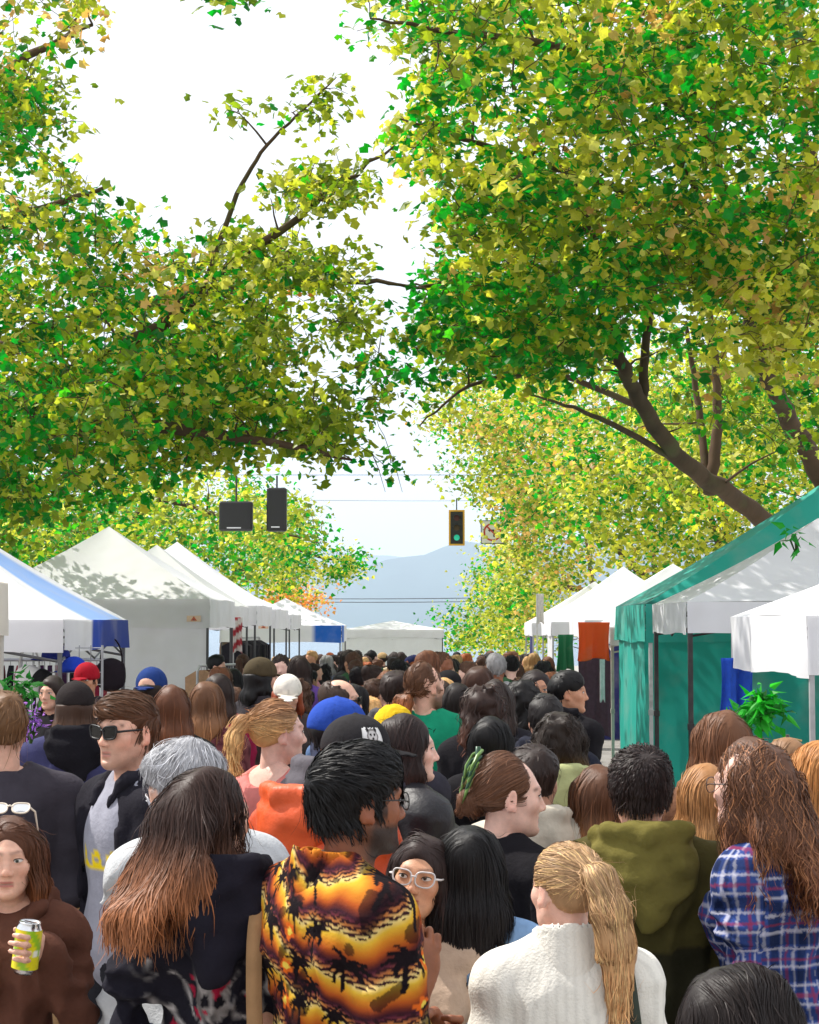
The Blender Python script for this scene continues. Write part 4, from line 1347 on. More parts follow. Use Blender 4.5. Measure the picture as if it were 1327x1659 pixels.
tent('small grey white peak just behind the tall white tent', LX - .1, 27.2, 2.6, 2.5, 2.33, 3.28, .3, -1, seed=4, colfn=lambda k, t, f: C(214, 216, 212), post=C(70, 70, 74))
tent('bright white tent with black clothes rails beneath its valance', LX, 30.0, 3.0, 3.0, 2.36, 3.46, .33, -1, seed=5, post=C(60, 60, 64))
tent('white tent with triangle badge ahead of the far blue awning', LX, 33.8, 3.0, 3.0, 2.33, 3.05, .36, -1, seed=6, post=C(60, 60, 64))
tent('white canopy squeezed behind the clothes rails, left row', LX, 37.6, 3.0, 3.0, 2.25, 2.95, .3, -1, seed=7, post=C(60, 60, 64))
tent('far tent with pale blue stripe and bright blue corner', -2.1, 46, 3.0, 3.0, 2.02, 2.72, .42, -1, seed=8,
     colfn=lambda k, t, f: (C(170, 205, 240) if k == 0 and .3 < t < .7 else WHITE), valcol=lambda k, t: (C(20, 100, 200) if (k == 3 and t > .78) or (k == 0 and t < .5) else WHITE), post=C(60, 60, 64))
tent('wide flat white awning closing the far end of the street', .55, 58, 3.2, 3.4, 1.88, 2.16, .25, -1, seed=9, post=C(40, 40, 44), sag=.02, walls=[(3, 0, 1, C(228, 230, 232), -.9)])
# right row
RX = 2.40
tent('small white canopy corner at the right edge hung with green fronds', RX, 11.7, 3.0, 2.3, 2.12, 2.8, .385, 1, seed=11, rz=math.radians(2.5), post=C(170, 170, 172), sag=.06)
tent('white tent with black posts in front of the teal tent', RX + .02, 17.2, 3.0, 2.6, 2.27, 3.12, .30, 1, seed=12, post=BLACKPOST, posth=.022)
def tealcol(k, t, f):
    return DTEAL if (f < .03 or abs(t - .08) < .03 or abs(t - .97) < .03) else TEAL
tent('large teal tent with teal cloth walls on the right', RX - .02, 20.1, 5.4, 3.1, 2.28, 4.0, .42, 1, seed=13, colfn=tealcol, valcol=lambda k, t: DTEAL if t < .03 else TEAL,
     post=C(206, 206, 206), walls=[(1, 0, 1, TEAL, .05), (0, .18, .98, TEAL, .05)], sag=.16, posth=.02)
tent('white tent behind the teal one with an orange flap', RX - .06, 23.6, 3.0, 2.8, 2.02, 2.9, .22, 1, seed=14, post=C(196, 190, 180), posth=.02)
tent('white tent with crumpled clear side roll, right row', RX - .05, 27.4, 3.0, 3.0, 2.12, 3.0, .26, 1, seed=15)
tent('pointed white tent above the teal roof edge', RX - .06, 34.6, 3.0, 3.0, 2.10, 3.18, .26, 1, seed=16, walls=[(0, .0, .45, C(226, 224, 226), -.1)])
tent('white tent with navy side panel at the far right', RX - .08, 40.6, 3.0, 3.0, 2.08, 3.02, .28, 1, seed=17, walls=[(3, 0, .5, C(30, 30, 96), -.3), (0, 0, .4, C(30, 30, 96), -.3)], valcol=lambda k, t: WHITE)

# ------------------------------------------------------------------ people near the camera
def wpt(p, q):
    """body-frame point of a person -> world"""
    e = p['root']; a = e.rotation_euler.z
    v = rot('Z', a) @ (p['Rb'] @ np.asarray(q, float)) * p['s']
    return v + np.array(e.location)
def wdir(p, q):
    return rot('Z', p['root'].rotation_euler.z) @ (p['Rb'] @ np.asarray(q, float))
BLK, DKB, BRN = C(17, 14, 15), C(44, 30, 25), C(84, 56, 38)
INK = C(26, 24, 33)
def shade(c, V, a=.0, seed=3):
    return np.tile(c, (len(V), 1))
def lineseg(u, v, x0, y0, x1, y1, w):
    t = np.clip(((u - x0) * (x1 - x0) + (v - y0) * (y1 - y0)) / ((x1 - x0) ** 2 + (y1 - y0) ** 2 + 1e-9), 0, 1)
    return np.hypot(u - x0 - t * (x1 - x0), v - y0 - t * (y1 - y0)) < w
# -- printed shirt: sunset bands, water lines and palms
def hawaii(V):
    u, v = uv_body(V); n = len(V)
    v = v + .75 * (.16 - np.minimum(np.hypot(V[:, 0], V[:, 1]), .16)) * smooth01(V[:, 2], 1.20, 1.34)
    w1 = .008 * np.sin(u * 40) + .005 * np.sin(u * 97 + 1) + .02 * np.sin(u * 11 + v * 9)
    q = ((v + w1 + .05 * np.sin(u * 9.3)) / .104) % 1.0
    c = np.zeros((n, 3))
    stops = [(0, C(52, 24, 40)), (.10, C(112, 46, 34)), (.22, C(186, 88, 34)), (.38, C(222, 138, 42)), (.55, C(238, 192, 60)), (.66, C(240, 214, 140)), (.80, C(206, 128, 66)), (.92, C(112, 48, 62)), (1, C(52, 24, 40))]
    for a in range(3): c[:, a] = np.interp(q, [s[0] for s in stops], [s[1][a] for s in stops])
    wat = ((q > .62) & (q < .97)) & (np.sin((v + .004 * np.sin(u * 90) + .003 * np.sin(u * 210)) * 520) > .1)
    c[wat] = C(58, 28, 34)
    r = np.random.default_rng(5)
    dark = C(24, 15, 20)
    for a in range(24):                                 # flowers
        u0, v0 = -.52 + 1.04 * ((a * .755 + .2) % 1), .93 + .50 * ((a * .29 + .5) % 1)
        dd = np.hypot(u - u0, v - v0); an = np.arctan2(v - v0, u - u0)
        m = dd < .020 * (.55 + .45 * np.abs(np.sin(an * 2.5)))
        c[m] = C(240, 112, 36); c[m & (dd < .008)] = C(255, 222, 90)
    for a in range(84):
        u0 = -.53 + .090 * (a % 12) + .03 * r.normal() + (.045 if (a // 12) % 2 else 0); v0 = .88 + .088 * (a // 12) + .018 * r.normal(); h = .040 + .035 * r.random(); ln = .022 * r.normal()
        c[lineseg(u, v, u0, v0, u0 + ln * .4, v0 + h * .55, .0042)] = dark
        c[lineseg(u, v, u0 + ln * .4, v0 + h * .55, u0 + ln, v0 + h, .0038)] = dark
        for k in range(7):
            an = math.radians(-30 + 40 * k) + r.normal() * .12; fl = .028 + .016 * r.random()
            px_, py_ = u0 + ln, v0 + h
            for s in range(3):
                x1 = px_ + fl / 3 * math.cos(an); y1 = py_ + fl / 3 * math.sin(an)
                c[lineseg(u, v, px_, py_, x1, y1, .0060 - .0014 * s)] = dark
                px_, py_ = x1, y1
                an -= .45 if math.cos(an) > 0 else -.45
    bl = snoise(np.stack([u, v, 0 * v], -1), (70, 60, 1), 12, 2)
    c[bl > .75] = c[bl > .75] * .25 + dark * .75
    return c * .76
def plaid(V):
    u, v = uv_body(V)
    arm = np.abs(V[:, 0]) > .185
    for sd in (-1, 1):
        sh_, el, wr = np.array([sd * .15, -.015, 1.388]), np.array(ARMS[sd][0]) * np.array([.93, 1, 1]), np.array(ARMS[sd][1])
        m = arm & (V[:, 0] * sd > 0)
        for a, b, off in ((sh_, el, 0.0), (el, wr, .27)):
            ax = (b - a) / np.linalg.norm(b - a); q = V - a; t = q @ ax
            mm = m & ((t < .262) if off == 0 else (t >= 0)) & ((V[:, 2] > el[2]) if off == 0 else (V[:, 2] <= el[2]))
            e1 = np.cross(ax, [0, 1, 0]); e1 /= np.linalg.norm(e1); e2 = np.cross(ax, e1)
            u = np.where(mm, np.arctan2(q @ e2, q @ e1) * .062, u); v = np.where(mm, 1.39 - t - off, v)
    c = np.tile(C(52, 74, 136), (len(V), 1)); P_ = .092
    for co in (u, v):
        t = (co / P_) % 1.0
        c[(t > .05) & (t < .34)] *= .50
        m = ((t > .40) & (t < .47)) | ((t > .90) & (t < .97)); c[m] = c[m] * .45 + C(206, 204, 214) * .55
        m = (t > .62) & (t < .70); c[m] = c[m] * .45 + C(150, 46, 66) * .55
    return c
def hoodie_print(V):
    c = np.tile(INK, (len(V), 1))
    V = V - np.array([0, 0, .105])
    x, y, z = V.T
    m = (y < -.02) & (np.abs(x) < .20) & (z < 1.205 - .35 * np.abs(np.abs(x) - .09))
    n1 = snoise(V, (60, 30, 48), 2, 2); n2 = snoise(V, (130, 60, 90), 8, 2)
    k = np.clip(1 - 2.2 * np.abs(n1), 0, 1) * (.5 + .5 * n2)
    body = np.exp(-((np.abs(x) - .10) / .06) ** 2) + np.exp(-(x / .045) ** 2) * (z < 1.15)
    f = np.clip(k * body * 1.7, 0, .85) * m
    c = c * (1 - f[:, None]) + C(176, 170, 168) * f[:, None]
    sk = (np.hypot(x / .040, (z - 1.105) / .052) < 1) & (y < 0)
    c[sk] = c[sk] * .3 + C(150, 142, 138) * (.35 + .35 * (1 - np.abs(n2[sk]))[:, None])
    for sx_ in (-.016, .016):
        e = (np.hypot((x - sx_) / .011, (z - 1.10) / .013) < 1) & (y < 0); c[e] = C(20, 17, 22)
    rd = m & (n1 > .55) & (n2 > .1) & (np.abs(x) < .12) & (z < 1.16); c[rd] = C(150, 24, 52)
    for (x0, z0, x1, z1) in ((.105, 1.175, .108, 1.245), (.108, 1.24, .130, 1.235), (.130, 1.235, .134, 1.17), (.150, 1.18, .152, 1.225), (.152, 1.225, .172, 1.215), (.172, 1.215, .176, 1.16)):
        l = lineseg(x, z, x0, z0, x1, z1, .0065) & (y < 0); c[l] = C(196, 184, 160)
    return c
def tee_letters(V):
    c = np.tile(C(150, 150, 162), (len(V), 1)); x, y, z = V.T
    fr = y > .02; Y = C(236, 206, 30)
    for x0 in (-.100, -.030, .040, .110):
        t = (z - 1.195) / .065
        inside = (t > 0) & (t < 1) & (np.abs(x - x0) < .031 * (1.08 - t) + .004 * np.sin(z * 420))
        hole = (np.hypot((x - x0) / .007, (t - .40) / .13) < 1)
        c[fr & inside & ~hole] = Y
    return c
def bear_patch(U, W):
    """white rectangular patch with a dark animal face print"""
    c = np.tile(C(224, 222, 220), (len(U), 1))
    c[np.hypot(U / .55, (W + .1) / .75) < 1] = C(120, 116, 114)
    c[np.hypot(U / .42, (W + .15) / .6) < 1] = C(196, 192, 190)
    for s in (-1, 1):
        c[np.hypot((U - s * .45) / .16, (W - .55) / .24) < 1] = C(40, 38, 40)
        c[np.hypot((U - s * .18) / .10, (W - .02) / .16) < 1] = C(26, 24, 26)
    c[np.hypot(U / .11, (W + .38) / .13) < 1] = C(20, 20, 22)
    c[(np.abs(U) > .93) | (np.abs(W) > .93)] = C(200, 198, 196)
    return c
def rib(V, c0, f=210, a=.10):
    u, v = uv_body(V)
    return np.tile(c0, (len(V), 1)) * (1 - a * (np.sin(u * f) > .4))[:, None]

# 1 woman with can
BH = C(92, 58, 46)
P = person('woman facing us in brown hoodie holding a yellow can, sunglasses on her head', 17, 1322, 4.9, 174,
           dict(style='long', root=C(86, 50, 30), tip=C(150, 86, 44), L=.34, Ls=.33, yb=-.075, ye=-.09, w=.10, wave=.35, wf=38, sx=.125, sy=.025, part=.0, wl=1.25, ns=1300),
           dict(col=BH, hood=BH * .92, t=.022, fold=.011, neck=.078), face=True, skin='light', iris=C(70, 84, 70), gaze=(.001, -.001), lips=C(176, 92, 84),
           arms={-1: ((-.200, .045, 1.150), (-.115, .165, 1.350)), 1: ((.21, -.03, 1.12), (.16, .12, 1.02))}, sides_hand=(-1,),
           hand_n={-1: ((.22, .92, .18), (1, -.2, .12), .62, .55)}, trousers=C(60, 62, 74))
add_glasses(P['root'], P['Rh'], C(222, 208, 190), 'glass', 'cat', up=(.85, (0, -.045, .078)), thick=.0028)
def can(p, q, ax):
    e = empty('drink_can', wpt(p, q)); tag(e, 'yellow green drink can held by the woman in brown', 'can')
    z = wdir(p, ax); z /= np.linalg.norm(z)
    R = np.array(Vector(z).to_track_quat('Z', 'Y').to_matrix())
    prof = [(.0, -.066), (.024, -.066), (.0265, -.060), (.033, -.052), (.033, .046), (.0265, .060), (.0275, .0625), (.0262, .064), (.025, .061), (.0, .0605)]
    n = 28; th = np.arange(n) * 2 * math.pi / n
    V = np.array([(r * math.cos(t), r * math.sin(t), zz) for r, zz in prof for t in th])
    i = np.arange(len(prof) - 1)[:, None] * n; j = np.arange(n)[None]; k = (j + 1) % n
    Q = np.stack([i + j, i + k, i + n + k, i + n + j], -1).reshape(-1, 4)
    mid = Q[4 * n:5 * n] if False else Q
    side = Q[3 * n:4 * n]; rest = np.concatenate([Q[:3 * n], Q[4 * n:]])
    mk('lid', V[4 * n:] @ R.T, Q[4 * n:] - 4 * n, M['metal'], e); mk('base', V[:4 * n] @ R.T, Q[:3 * n], M['metal'], e)
    m = 20; zz = np.linspace(-.052, .046, m)
    V = np.array([(.0334 * math.cos(t), .0334 * math.sin(t), z_) for z_ in zz for t in th]); i = np.arange(m - 1)[:, None] * n
    Q = np.stack([i + j, i + k, i + n + k, i + n + j], -1).reshape(-1, 4)
    a = np.arctan2(V[:, 1], V[:, 0]); c = np.tile(C(226, 214, 20), (len(V), 1))
    gq = np.sin(a * 3 + V[:, 2] * 60) > .5; c[gq] = C(150, 196, 30)
    c[(np.abs(V[:, 2] + .01) < .008) & (np.sin(a * 9) > -.2)] = C(240, 240, 225)
    mk('sleeve', V @ R.T, Q, M['plastic'], e, c)
    g = Geo(); g.box((0, .006, .0625), (.012, .020, .0012)); g.V = [v @ R.T for v in g.V]; g.build('tab', M['metal'], e)
can(P, (-.077, .240, 1.373), (-.12, .05, 1))
# 2 man at left edge
person('man in dark grey T-shirt cut by the left edge, seen from behind', 2, 1116, 6.1, -28,
       dict(style='short', root=C(112, 80, 52), top=.012, vol=.004), dict(col=C(62, 58, 66), t=.020, sleeve=.5, neck=.080, wide=1.12, fold=.010), female=False, skin='light', trousers=C(40, 40, 46))
# 3 navy jacket, black hood and cap
P = person('person in navy jacket with black hood and black cap, beside the grid rack', 122, 1105, 8.8, -14,
           dict(cap=1, style='long', root=C(70, 48, 36), tip=C(120, 84, 58), L=.20, Ls=.16, w=.085, ns=500), dict(col=C(62, 62, 98), hood=C(22, 20, 26), t=.026, wide=1.12, hem=.80, fold=.012), female=False,
           trousers=C(168, 134, 96), shoes=C(84, 50, 40))
add_cap(P['root'], P['Rh'], C(40, 34, 34), C(36, 30, 30))
# 4 sunglasses man
P = person('man with sunglasses, grey tee with yellow letters and open black jacket', 207, 1118, 5.95, -140,
           dict(style='short', root=C(88, 58, 38), top=.022, vol=.001, fringe=.005, ns=1500, lift=.005, wisp=.06, comb=(.35, .6, .25)),
           dict(name='jacket', col=C(30, 28, 36), t=.022, open=.105, inner=tee_letters, wide=1.06, hem=.70, neck=.085, hood=C(36, 34, 42), fold=.011), female=False, face=True, beard=.30, skin='light', twist=16,
           trousers=C(40, 40, 46), lips=C(190, 120, 108))
add_glasses(P['root'], P['Rh'], C(12, 11, 12), 'dark_glass', 'way', thick=.0030, hw=.028, hh=.020)
# 5 ombre hair woman
P = person('woman with long copper ends over a black hoodie with grey monster print', 342, 1238, 4.3, 42,
           dict(style='long', root=C(54, 36, 30), tip=C(150, 94, 58), z0=-.01, z1=-.22, L=.245, Ls=.21, w=.122, wl=1.10, yb=-.125, ye=-.250, sy=-.03, sx=.125, ns=2600, wave=.22, wf=40, sw=.0050, wisp=.20, fly=130, ear=1, part=.02),
           dict(col=hoodie_print, hood=INK * 1.15, hfat=.86, hdrop=.04, t=.026, wide=1.18, h=.008, fold=.012), twist=-34, shift=(.04, .02), face=2, skin='light', trousers=C(30, 30, 36))
strap(P['root'], [((.095, .105, 1.34), (0, 1, .3)), ((.100, .03, 1.470), (0, .4, 1)), ((.100, -.07, 1.468), (0, -.4, 1)), ((.102, -.185, 1.37), (0, -1, .3)), ((.106, -.200, 1.20), (0, -1, 0)), ((.115, -.185, 1.0), (0, -1, 0))], .034, C(150, 116, 82), P['Rb'], 'bag_strap', sh=(.04, .02, 0))
# 6 grey-haired person
P = person('older person with white and grey hair in light ribbed sweater', 318, 1192, 5.0, -100,
           dict(style='short', root=C(178, 178, 182), top=.018, vol=.014, ns=1900, lift=.007, streak=C(130, 128, 132), sfrac=.25, sw=.0030, fly=90, wisp=.06), dict(col=lambda V: rib(V, C(196, 198, 200)), t=.018, mat='knit', neck=.066), female=False, pitch=22, skin='light', twist=70)
add_glasses(P['root'], P['Rh'], C(190, 190, 196), 'glass', 'round')
# 7..12
person('woman with long straight auburn hair before the white tent wall', 281, 1109, 9.2, 8,
       dict(style='long', root=C(96, 56, 34), tip=C(156, 88, 44), L=.48, w=.095, wl=1.2, ye=-.12, ns=900), dict(col=C(40, 36, 34), t=.02), face=False)
P = person('person in plain blue cap just below the white tent wall', 245, 1082, 11.0, 10, dict(cap=1, style='bob', root=C(40, 28, 24), L=.16, ns=300), dict(col=C(36, 34, 44)), hero=False, female=False)
add_cap(P['root'], P['Rh'], C(34, 58, 116), C(30, 50, 104), hero=False, back=True)
person('woman with light brown hair in burgundy tweed sweater', 336, 1102, 9.9, 4, dict(style='long', root=C(110, 74, 50), tip=C(176, 124, 84), L=.24, Ls=.2, w=.085, ns=600),
       dict(col=lambda V: np.where((snoise(V, 210, 3, 2) > .1)[:, None], C(128, 74, 76), C(92, 48, 54)), t=.02, mat='knit', collar=C(128, 78, 80)))
person('dark-haired woman in raspberry coat behind the tweed sweater', 354, 1090, 11.2, -6, dict(style='long', root=DKB, tip=C(80, 50, 38), L=.36, w=.10, ns=300), dict(col=C(150, 30, 66), t=.022), hero=False)
P = person('man in olive cap and charcoal sweatshirt by the clothes rails', 425, 1066, 12.2, 72, dict(cap=1, style='bob', root=BLK, L=.15, ns=300), dict(col=C(48, 44, 48), t=.024), female=False, face=True, skin='light', twist=-25)
add_cap(P['root'], P['Rh'], C(76, 66, 48), C(84, 74, 56), hero=False)
P = person('red-haired woman under a white cap facing the camera', 466, 1092, 11.6, 174, dict(cap=1, style='long', root=C(150, 70, 40), L=.22, Ls=.2, ns=300), dict(col=C(70, 60, 60)), face=True, skin='light', pitch=12)
add_cap(P['root'], P['Rh'], C(226, 220, 208), C(226, 218, 204), hero=False)
# 13 pink top ponytail
person('blonde woman with messy ponytail in a low-backed pink top', 452, 1131, 6.9, 66,
       dict(style='pony', root=C(156, 112, 76), tip=C(214, 170, 112), z0=.10, z1=-.02, tie=(0, -.118, .035), tail=((.0, -.150, .040), (.0, -.175, -.03), (.0, -.17, -.10)), tr=(.018, .030, .036, .016), L=.24, ns=1300, fly=150, wisp=.35),
       dict(col=C(206, 122, 116), t=.012, neck=.098, nd=.045, ny=-.045, sleeve=.9), face=True, skin='fair', twist=-22, iris=C(80, 90, 110), lips=C(196, 110, 100))
# 14 orange jacket + black patch cap
P = person('person in orange hooded jacket wearing a black cap with a white animal patch', 583, 1160, 5.75, 96, dict(cap=1, style='short', root=BLK, vol=.004), dict(col=C(206, 74, 24), hood=C(214, 84, 34), hfat=1.15, t=.030, wide=1.2, fold=.013, mat='shiny'),
           female=False, twist=-50, shift=(0, -.10))
add_cap(P['root'], P['Rh'], C(44, 42, 44), C(30, 28, 30), patch=None)
add_cap_patch_person = P
# 15 blue cap
P = person('person in bright blue cap and grey hoodie behind the black cap', 552, 1132, 6.7, 74, dict(cap=1, style='short', root=C(30, 26, 28), vol=.006), dict(col=C(110, 106, 112), hood=C(96, 92, 98), t=.02), female=False, twist=-40)
add_cap(P['root'], P['Rh'], C(42, 74, 164), C(46, 84, 180))
# 17 balding man
P = person('balding man in dark sunglasses turned to the right', 553, 1096, 9.6, 98, dict(style='bald', root=C(70, 54, 46), vol=.003, ns=500), dict(col=C(60, 64, 86), t=.02), female=False, face=True, skin='light', beard=.25, twist=-30)
add_glasses(P['root'], P['Rh'], C(14, 12, 12), 'dark_glass', 'way', thick=.003)
# 18
person('man with short dark hair and grey hood seen from behind', 641, 1085, 9.9, 6, dict(style='short', root=C(48, 34, 30), vol=.006, ns=700), dict(col=C(62, 60, 64), hood=C(84, 82, 86), t=.024), female=False, skin='light')
# 19 green shirt
P = person('tall man in green T-shirt with curly red ponytail and black strap', 690, 1071, 9.7, 52,
           dict(style='pony', root=C(96, 64, 44), tip=C(160, 92, 50), z0=0, z1=-.12, tie=(0, -.112, -.045), tail=((0, -.135, -.08), (0, -.15, -.14), (0, -.145, -.21)), tr=(.02, .045, .048, .02), L=.26, wave=.7, wf=110, ns=900, noise=.008),
           dict(col=C(26, 142, 106), t=.022, sleeve=.5, wide=1.05, fold=.010), female=False, face=True, skin='light', beard=.8, twist=-40)
strap(P['root'], [((.04, .12, 1.36), (0, 1, .2)), ((.095, .0, 1.475), (0, 0, 1)), ((.06, -.13, 1.40), (0, -1, .3)), ((.0, -.150, 1.28), (0, -1, 0)), ((-.08, -.140, 1.12), (-.2, -1, 0)), ((-.16, -.08, .98), (-.8, -.5, 0))], .034, C(18, 18, 22), P['Rb'], 'bag_strap')
# 20 smiling dark hair woman
person('smiling woman with dark wavy hair in black padded coat, facing right', 662, 1156, 6.5, 84,
       dict(style='long', root=C(40, 26, 24), tip=C(60, 38, 32), L=.25, Ls=.15, w=.088, wave=.3, ns=1100, ear=-1, part=.01), dict(col=C(26, 24, 30), t=.034, collar=C(64, 60, 76), ch=.04, cr=.085, mat='shiny', fold=.014), face=True, skin='fair', lips=C(190, 90, 90), twist=-24)
# 21 yellow hat
def beanie(P, col, hero=True):
    F = Field((-.13, -.15, -.03), (.13, .13, .16), .009)
    F.ell((0, -.014, .036), (.090, .108, .100), 0); F.plane((0, 0, .012), (0, -.1, -1), .006); F.near(lambda Q: .003 * np.sin(np.arctan2(Q[:, 0], Q[:, 1]) * 40))
    F.ell((0, -.012, .028), (.094, .112, .026), .004)
    V, Q = F.mesh(); V = P['headput'](V)
    mk('knit_hat', V, Q, M['knit'], P['root'], np.tile(col, (len(V), 1)))
P = person('person in mustard yellow knit hat behind the smiling woman', 640, 1143, 7.6, 20, dict(cap=1, style='bob', root=DKB, L=.16, ns=300), dict(col=C(52, 50, 60), t=.028, hood=C(60, 58, 70)), hero=False)
beanie(P, C(214, 176, 34))
# 22 printed shirt man
P = person('man in bright sunset palm shirt with black hair, glasses and beard', 581, 1204, 4.1, 66,
           dict(style='short', root=C(15, 13, 14), top=.026, vol=.010, fringe=.0, ns=2200, lift=.007, sw=.0052, comb=(.25, 1, -.15), wisp=.08, wave=.25), dict(col=hawaii, collar=lambda V: hawaii(V * np.array([1, 1, 1.0])), t=.018, sleeve=.50, h=.0042, wide=.94, fold=.006, ch=.045, cr=.066, cof=True),
           female=False, face=True, skin='brown', beard=.92, twist=-14, shift=(.0, -.045), iris=C(30, 20, 16), lips=C(128, 70, 58),
           arms={1: ((.225, .0, 1.085), (.135, .105, 1.205)), -1: ((-.20, .05, 1.09), (.05, .17, 1.10))}, sides_hand=(1, -1), skin_sleeve=True,
           hand_n={1: ((-.10, .25, .95), (-1, .3, .1), 1.0, .9), -1: ((.95, .2, .1), (0, -1, .2), 1.0, .9)})
add_glasses(P['root'], P['Rh'], C(40, 38, 40), 'glass', 'round', thick=.0015, hw=.024, hh=.019)
# 23 glasses woman
P = person('worried woman with clear cat-eye glasses and red lips in beige coat', 673, 1350, 4.6, -168,
           dict(style='long', root=C(50, 35, 32), tip=C(58, 38, 33), L=.40, Ls=.42, yb=-.07, ye=-.08, w=.085, sx=.120, sy=.05, part=-.02, ns=1400), dict(col=C(184, 160, 140), t=.020, neck=.082, nd=.03), face=True, skin='olive', lips=C(158, 34, 46), iris=C(34, 22, 18), gaze=(.002, .0015), roll=-7, pitch=-6)
add_glasses(P['root'], P['Rh'], C(214, 206, 204), 'glass', 'cat', thick=.0026, hw=.028, hh=.022)
# 24 black hair denim
person('woman with long straight black hair and light denim jacket, from behind', 764, 1334, 4.65, 12,
       dict(style='long', root=C(20, 17, 18), tip=C(26, 20, 21), L=.29, w=.104, wl=1.05, ye=-.13, sx=.10, ns=2200, wave=.06, wisp=.1, sw=.0042, fly=60), dict(col=lambda V: np.tile(C(128, 160, 198), (len(V), 1)) * (.88 + .12 * snoise(V, 30, 4, 2))[:, None], t=.020, collar=C(140, 170, 204), fold=.010), trousers=C(40, 42, 60))
# 25 claw clip woman
P = person('woman with green claw clip and low bun in black top, frowning right', 822, 1216, 5.15, 80,
           dict(style='bun', root=C(100, 66, 46), tip=C(120, 80, 56), tie=(0, -.118, -.028), L=.14, ns=1900, lift=.004, wisp=.05, wave=.04, sw=.0038, fly=70), dict(col=C(24, 22, 26), t=.018, neck=.070), face=True, skin='fair', iris=C(60, 70, 70), lips=C(198, 120, 112), twist=-30, pitch=3)
def claw(P):
    g = Geo(); G_ = C(24, 70, 44)
    o = None
    for s in (-1, 1):
        pts = [(s * .006, -.098, .105), (s * .03, -.118, .090), (s * .040, -.135, .055), (s * .026, -.142, .020)]
        for k in range(5):
            f = k / 4 - .5
            q = [(a + f * .0, b + f * .012, c + f * .070) for a, b, c in pts]
            g.tube(q, [.005, .0055, .005, .003], 5, G_ if k % 2 else C(96, 130, 60))
    g.tube([(0, -.105, .15), (0, -.104, .105), (0, -.092, .06)], .008, 6, G_)
    g.V = [P['headput'](v + np.array([0, .006, -.012])) for v in g.V]
    g.build('claw_clip', M['plastic'], P['root'], True)
claw(P)
# 26 white sweater ponytail
P = person('blonde woman with ponytail in cream ribbed turtleneck, close to camera', 915, 1359, 4.2, -30,
           dict(style='pony', root=C(172, 138, 102), tip=C(204, 154, 104), z0=.08, z1=-.30, tie=(.0, -.112, .050), tail=((.006, -.150, .040), (.020, -.172, -.03), (.030, -.172, -.12), (.030, -.178, -.21), (.026, -.178, -.27)), tr=(.022, .034, .044, .044, .032, .012), L=.34, ns=2600, fly=160, wisp=.12, wave=.10, streak=C(222, 186, 130), sfrac=.25, sw=.0042, lift=.004),
           dict(col=lambda V: rib(V, C(228, 224, 214), 230, .12), mat='knit', t=.020, h=.0075, collar=lambda V: rib(V, C(230, 226, 216), 200, .08), ch=.06, cr=.070, cof=False, wide=1.06, fold=.006), skin='fair', twist=26, face=2)
strap(P['root'], [((.105, .08, 1.40), (0, 1, .3)), ((.128, .01, 1.472), (0, .2, 1)), ((.132, -.075, 1.45), (0, -.6, 1)), ((.136, -.135, 1.36), (0, -1, .3)), ((.150, -.140, 1.25), (0, -1, 0)), ((.16, -.12, 1.05), (0, -1, 0))], .026, C(58, 64, 56), P['Rb'], 'bag_strap')
# 27 olive jacket man
def olive(V):
    c = np.tile(C(74, 68, 34), (len(V), 1)); lo = (V[:, 2] < 1.17 + .015 * np.sin(V[:, 0] * 9)) & (np.abs(V[:, 0]) < .175)
    c[lo] = C(44, 42, 26); return c
person('man in olive two-tone hooded jacket with thick dark hair, from behind', 1037, 1211, 5.15, 2,
       dict(style='short', root=C(38, 26, 24), top=.022, vol=.012, ns=2200, lift=.010, sw=.005), dict(col=olive, hood=C(106, 98, 48), hfat=1.08, hdrop=.05, t=.028, wide=1.16, collar=C(34, 36, 60), ch=.035, fold=.011), female=False, skin='light', trousers=C(50, 50, 56))
# 28 plaid woman
P = person('woman with glasses and long wavy brown hair in blue plaid shirt', 1212, 1197, 4.95, -48,
           dict(style='long', root=C(94, 62, 44), tip=C(120, 70, 42), z1=-.4, L=.31, Ls=.29, w=.100, wl=1.10, yb=-.12, ye=-.245, sx=.12, sy=-.04, ns=2600, wave=.75, wf=58, noise=.010, nf=40, wisp=.3, fly=180, streak=C(150, 100, 66), sfrac=.2, ear=-1), dict(col=plaid, t=.022, h=.0058, wide=1.06, collar=C(60, 70, 120), fold=.010),
           face=2, skin='fair', twist=2, shift=(.05, -.04))
add_glasses(P['root'], P['Rh'], C(70, 50, 44), 'glass', 'round')
# 29..34
person('woman with light brown hair in brown hooded coat before the teal wall', 1165, 1148, 6.4, -24, dict(style='long', root=C(112, 74, 50), tip=C(170, 118, 76), L=.30, w=.10, wl=1.15, ns=1300, wave=.2), dict(col=C(112, 78, 58), hood=C(120, 84, 62), hfat=1.2, t=.03, wide=1.08))
P = person('curly-haired person in pale green top reaching right, black strap', 908, 1156, 7.3, 14, dict(style='curly', root=C(44, 34, 28), tip=C(110, 84, 48), z1=-.12, L=.17, Ls=.13, vol=.02, ns=1500), dict(col=C(164, 168, 116), t=.026, wide=1.05, fold=.012, hood=C(170, 174, 124)),
           arms={1: ((.30, -.02, 1.30), (.47, .12, 1.30))}, skin='tan')
strap(P['root'], [((-.08, .1, 1.40), (0, 1, .2)), ((.06, .0, 1.482), (0, 0, 1)), ((.075, -.14, 1.37), (0, -1, .3)), ((.09, -.155, 1.25), (0, -1, 0)), ((.10, -.15, 1.05), (0, -1, 0))], .028, C(24, 22, 24), P['Rb'], 'bag_strap')
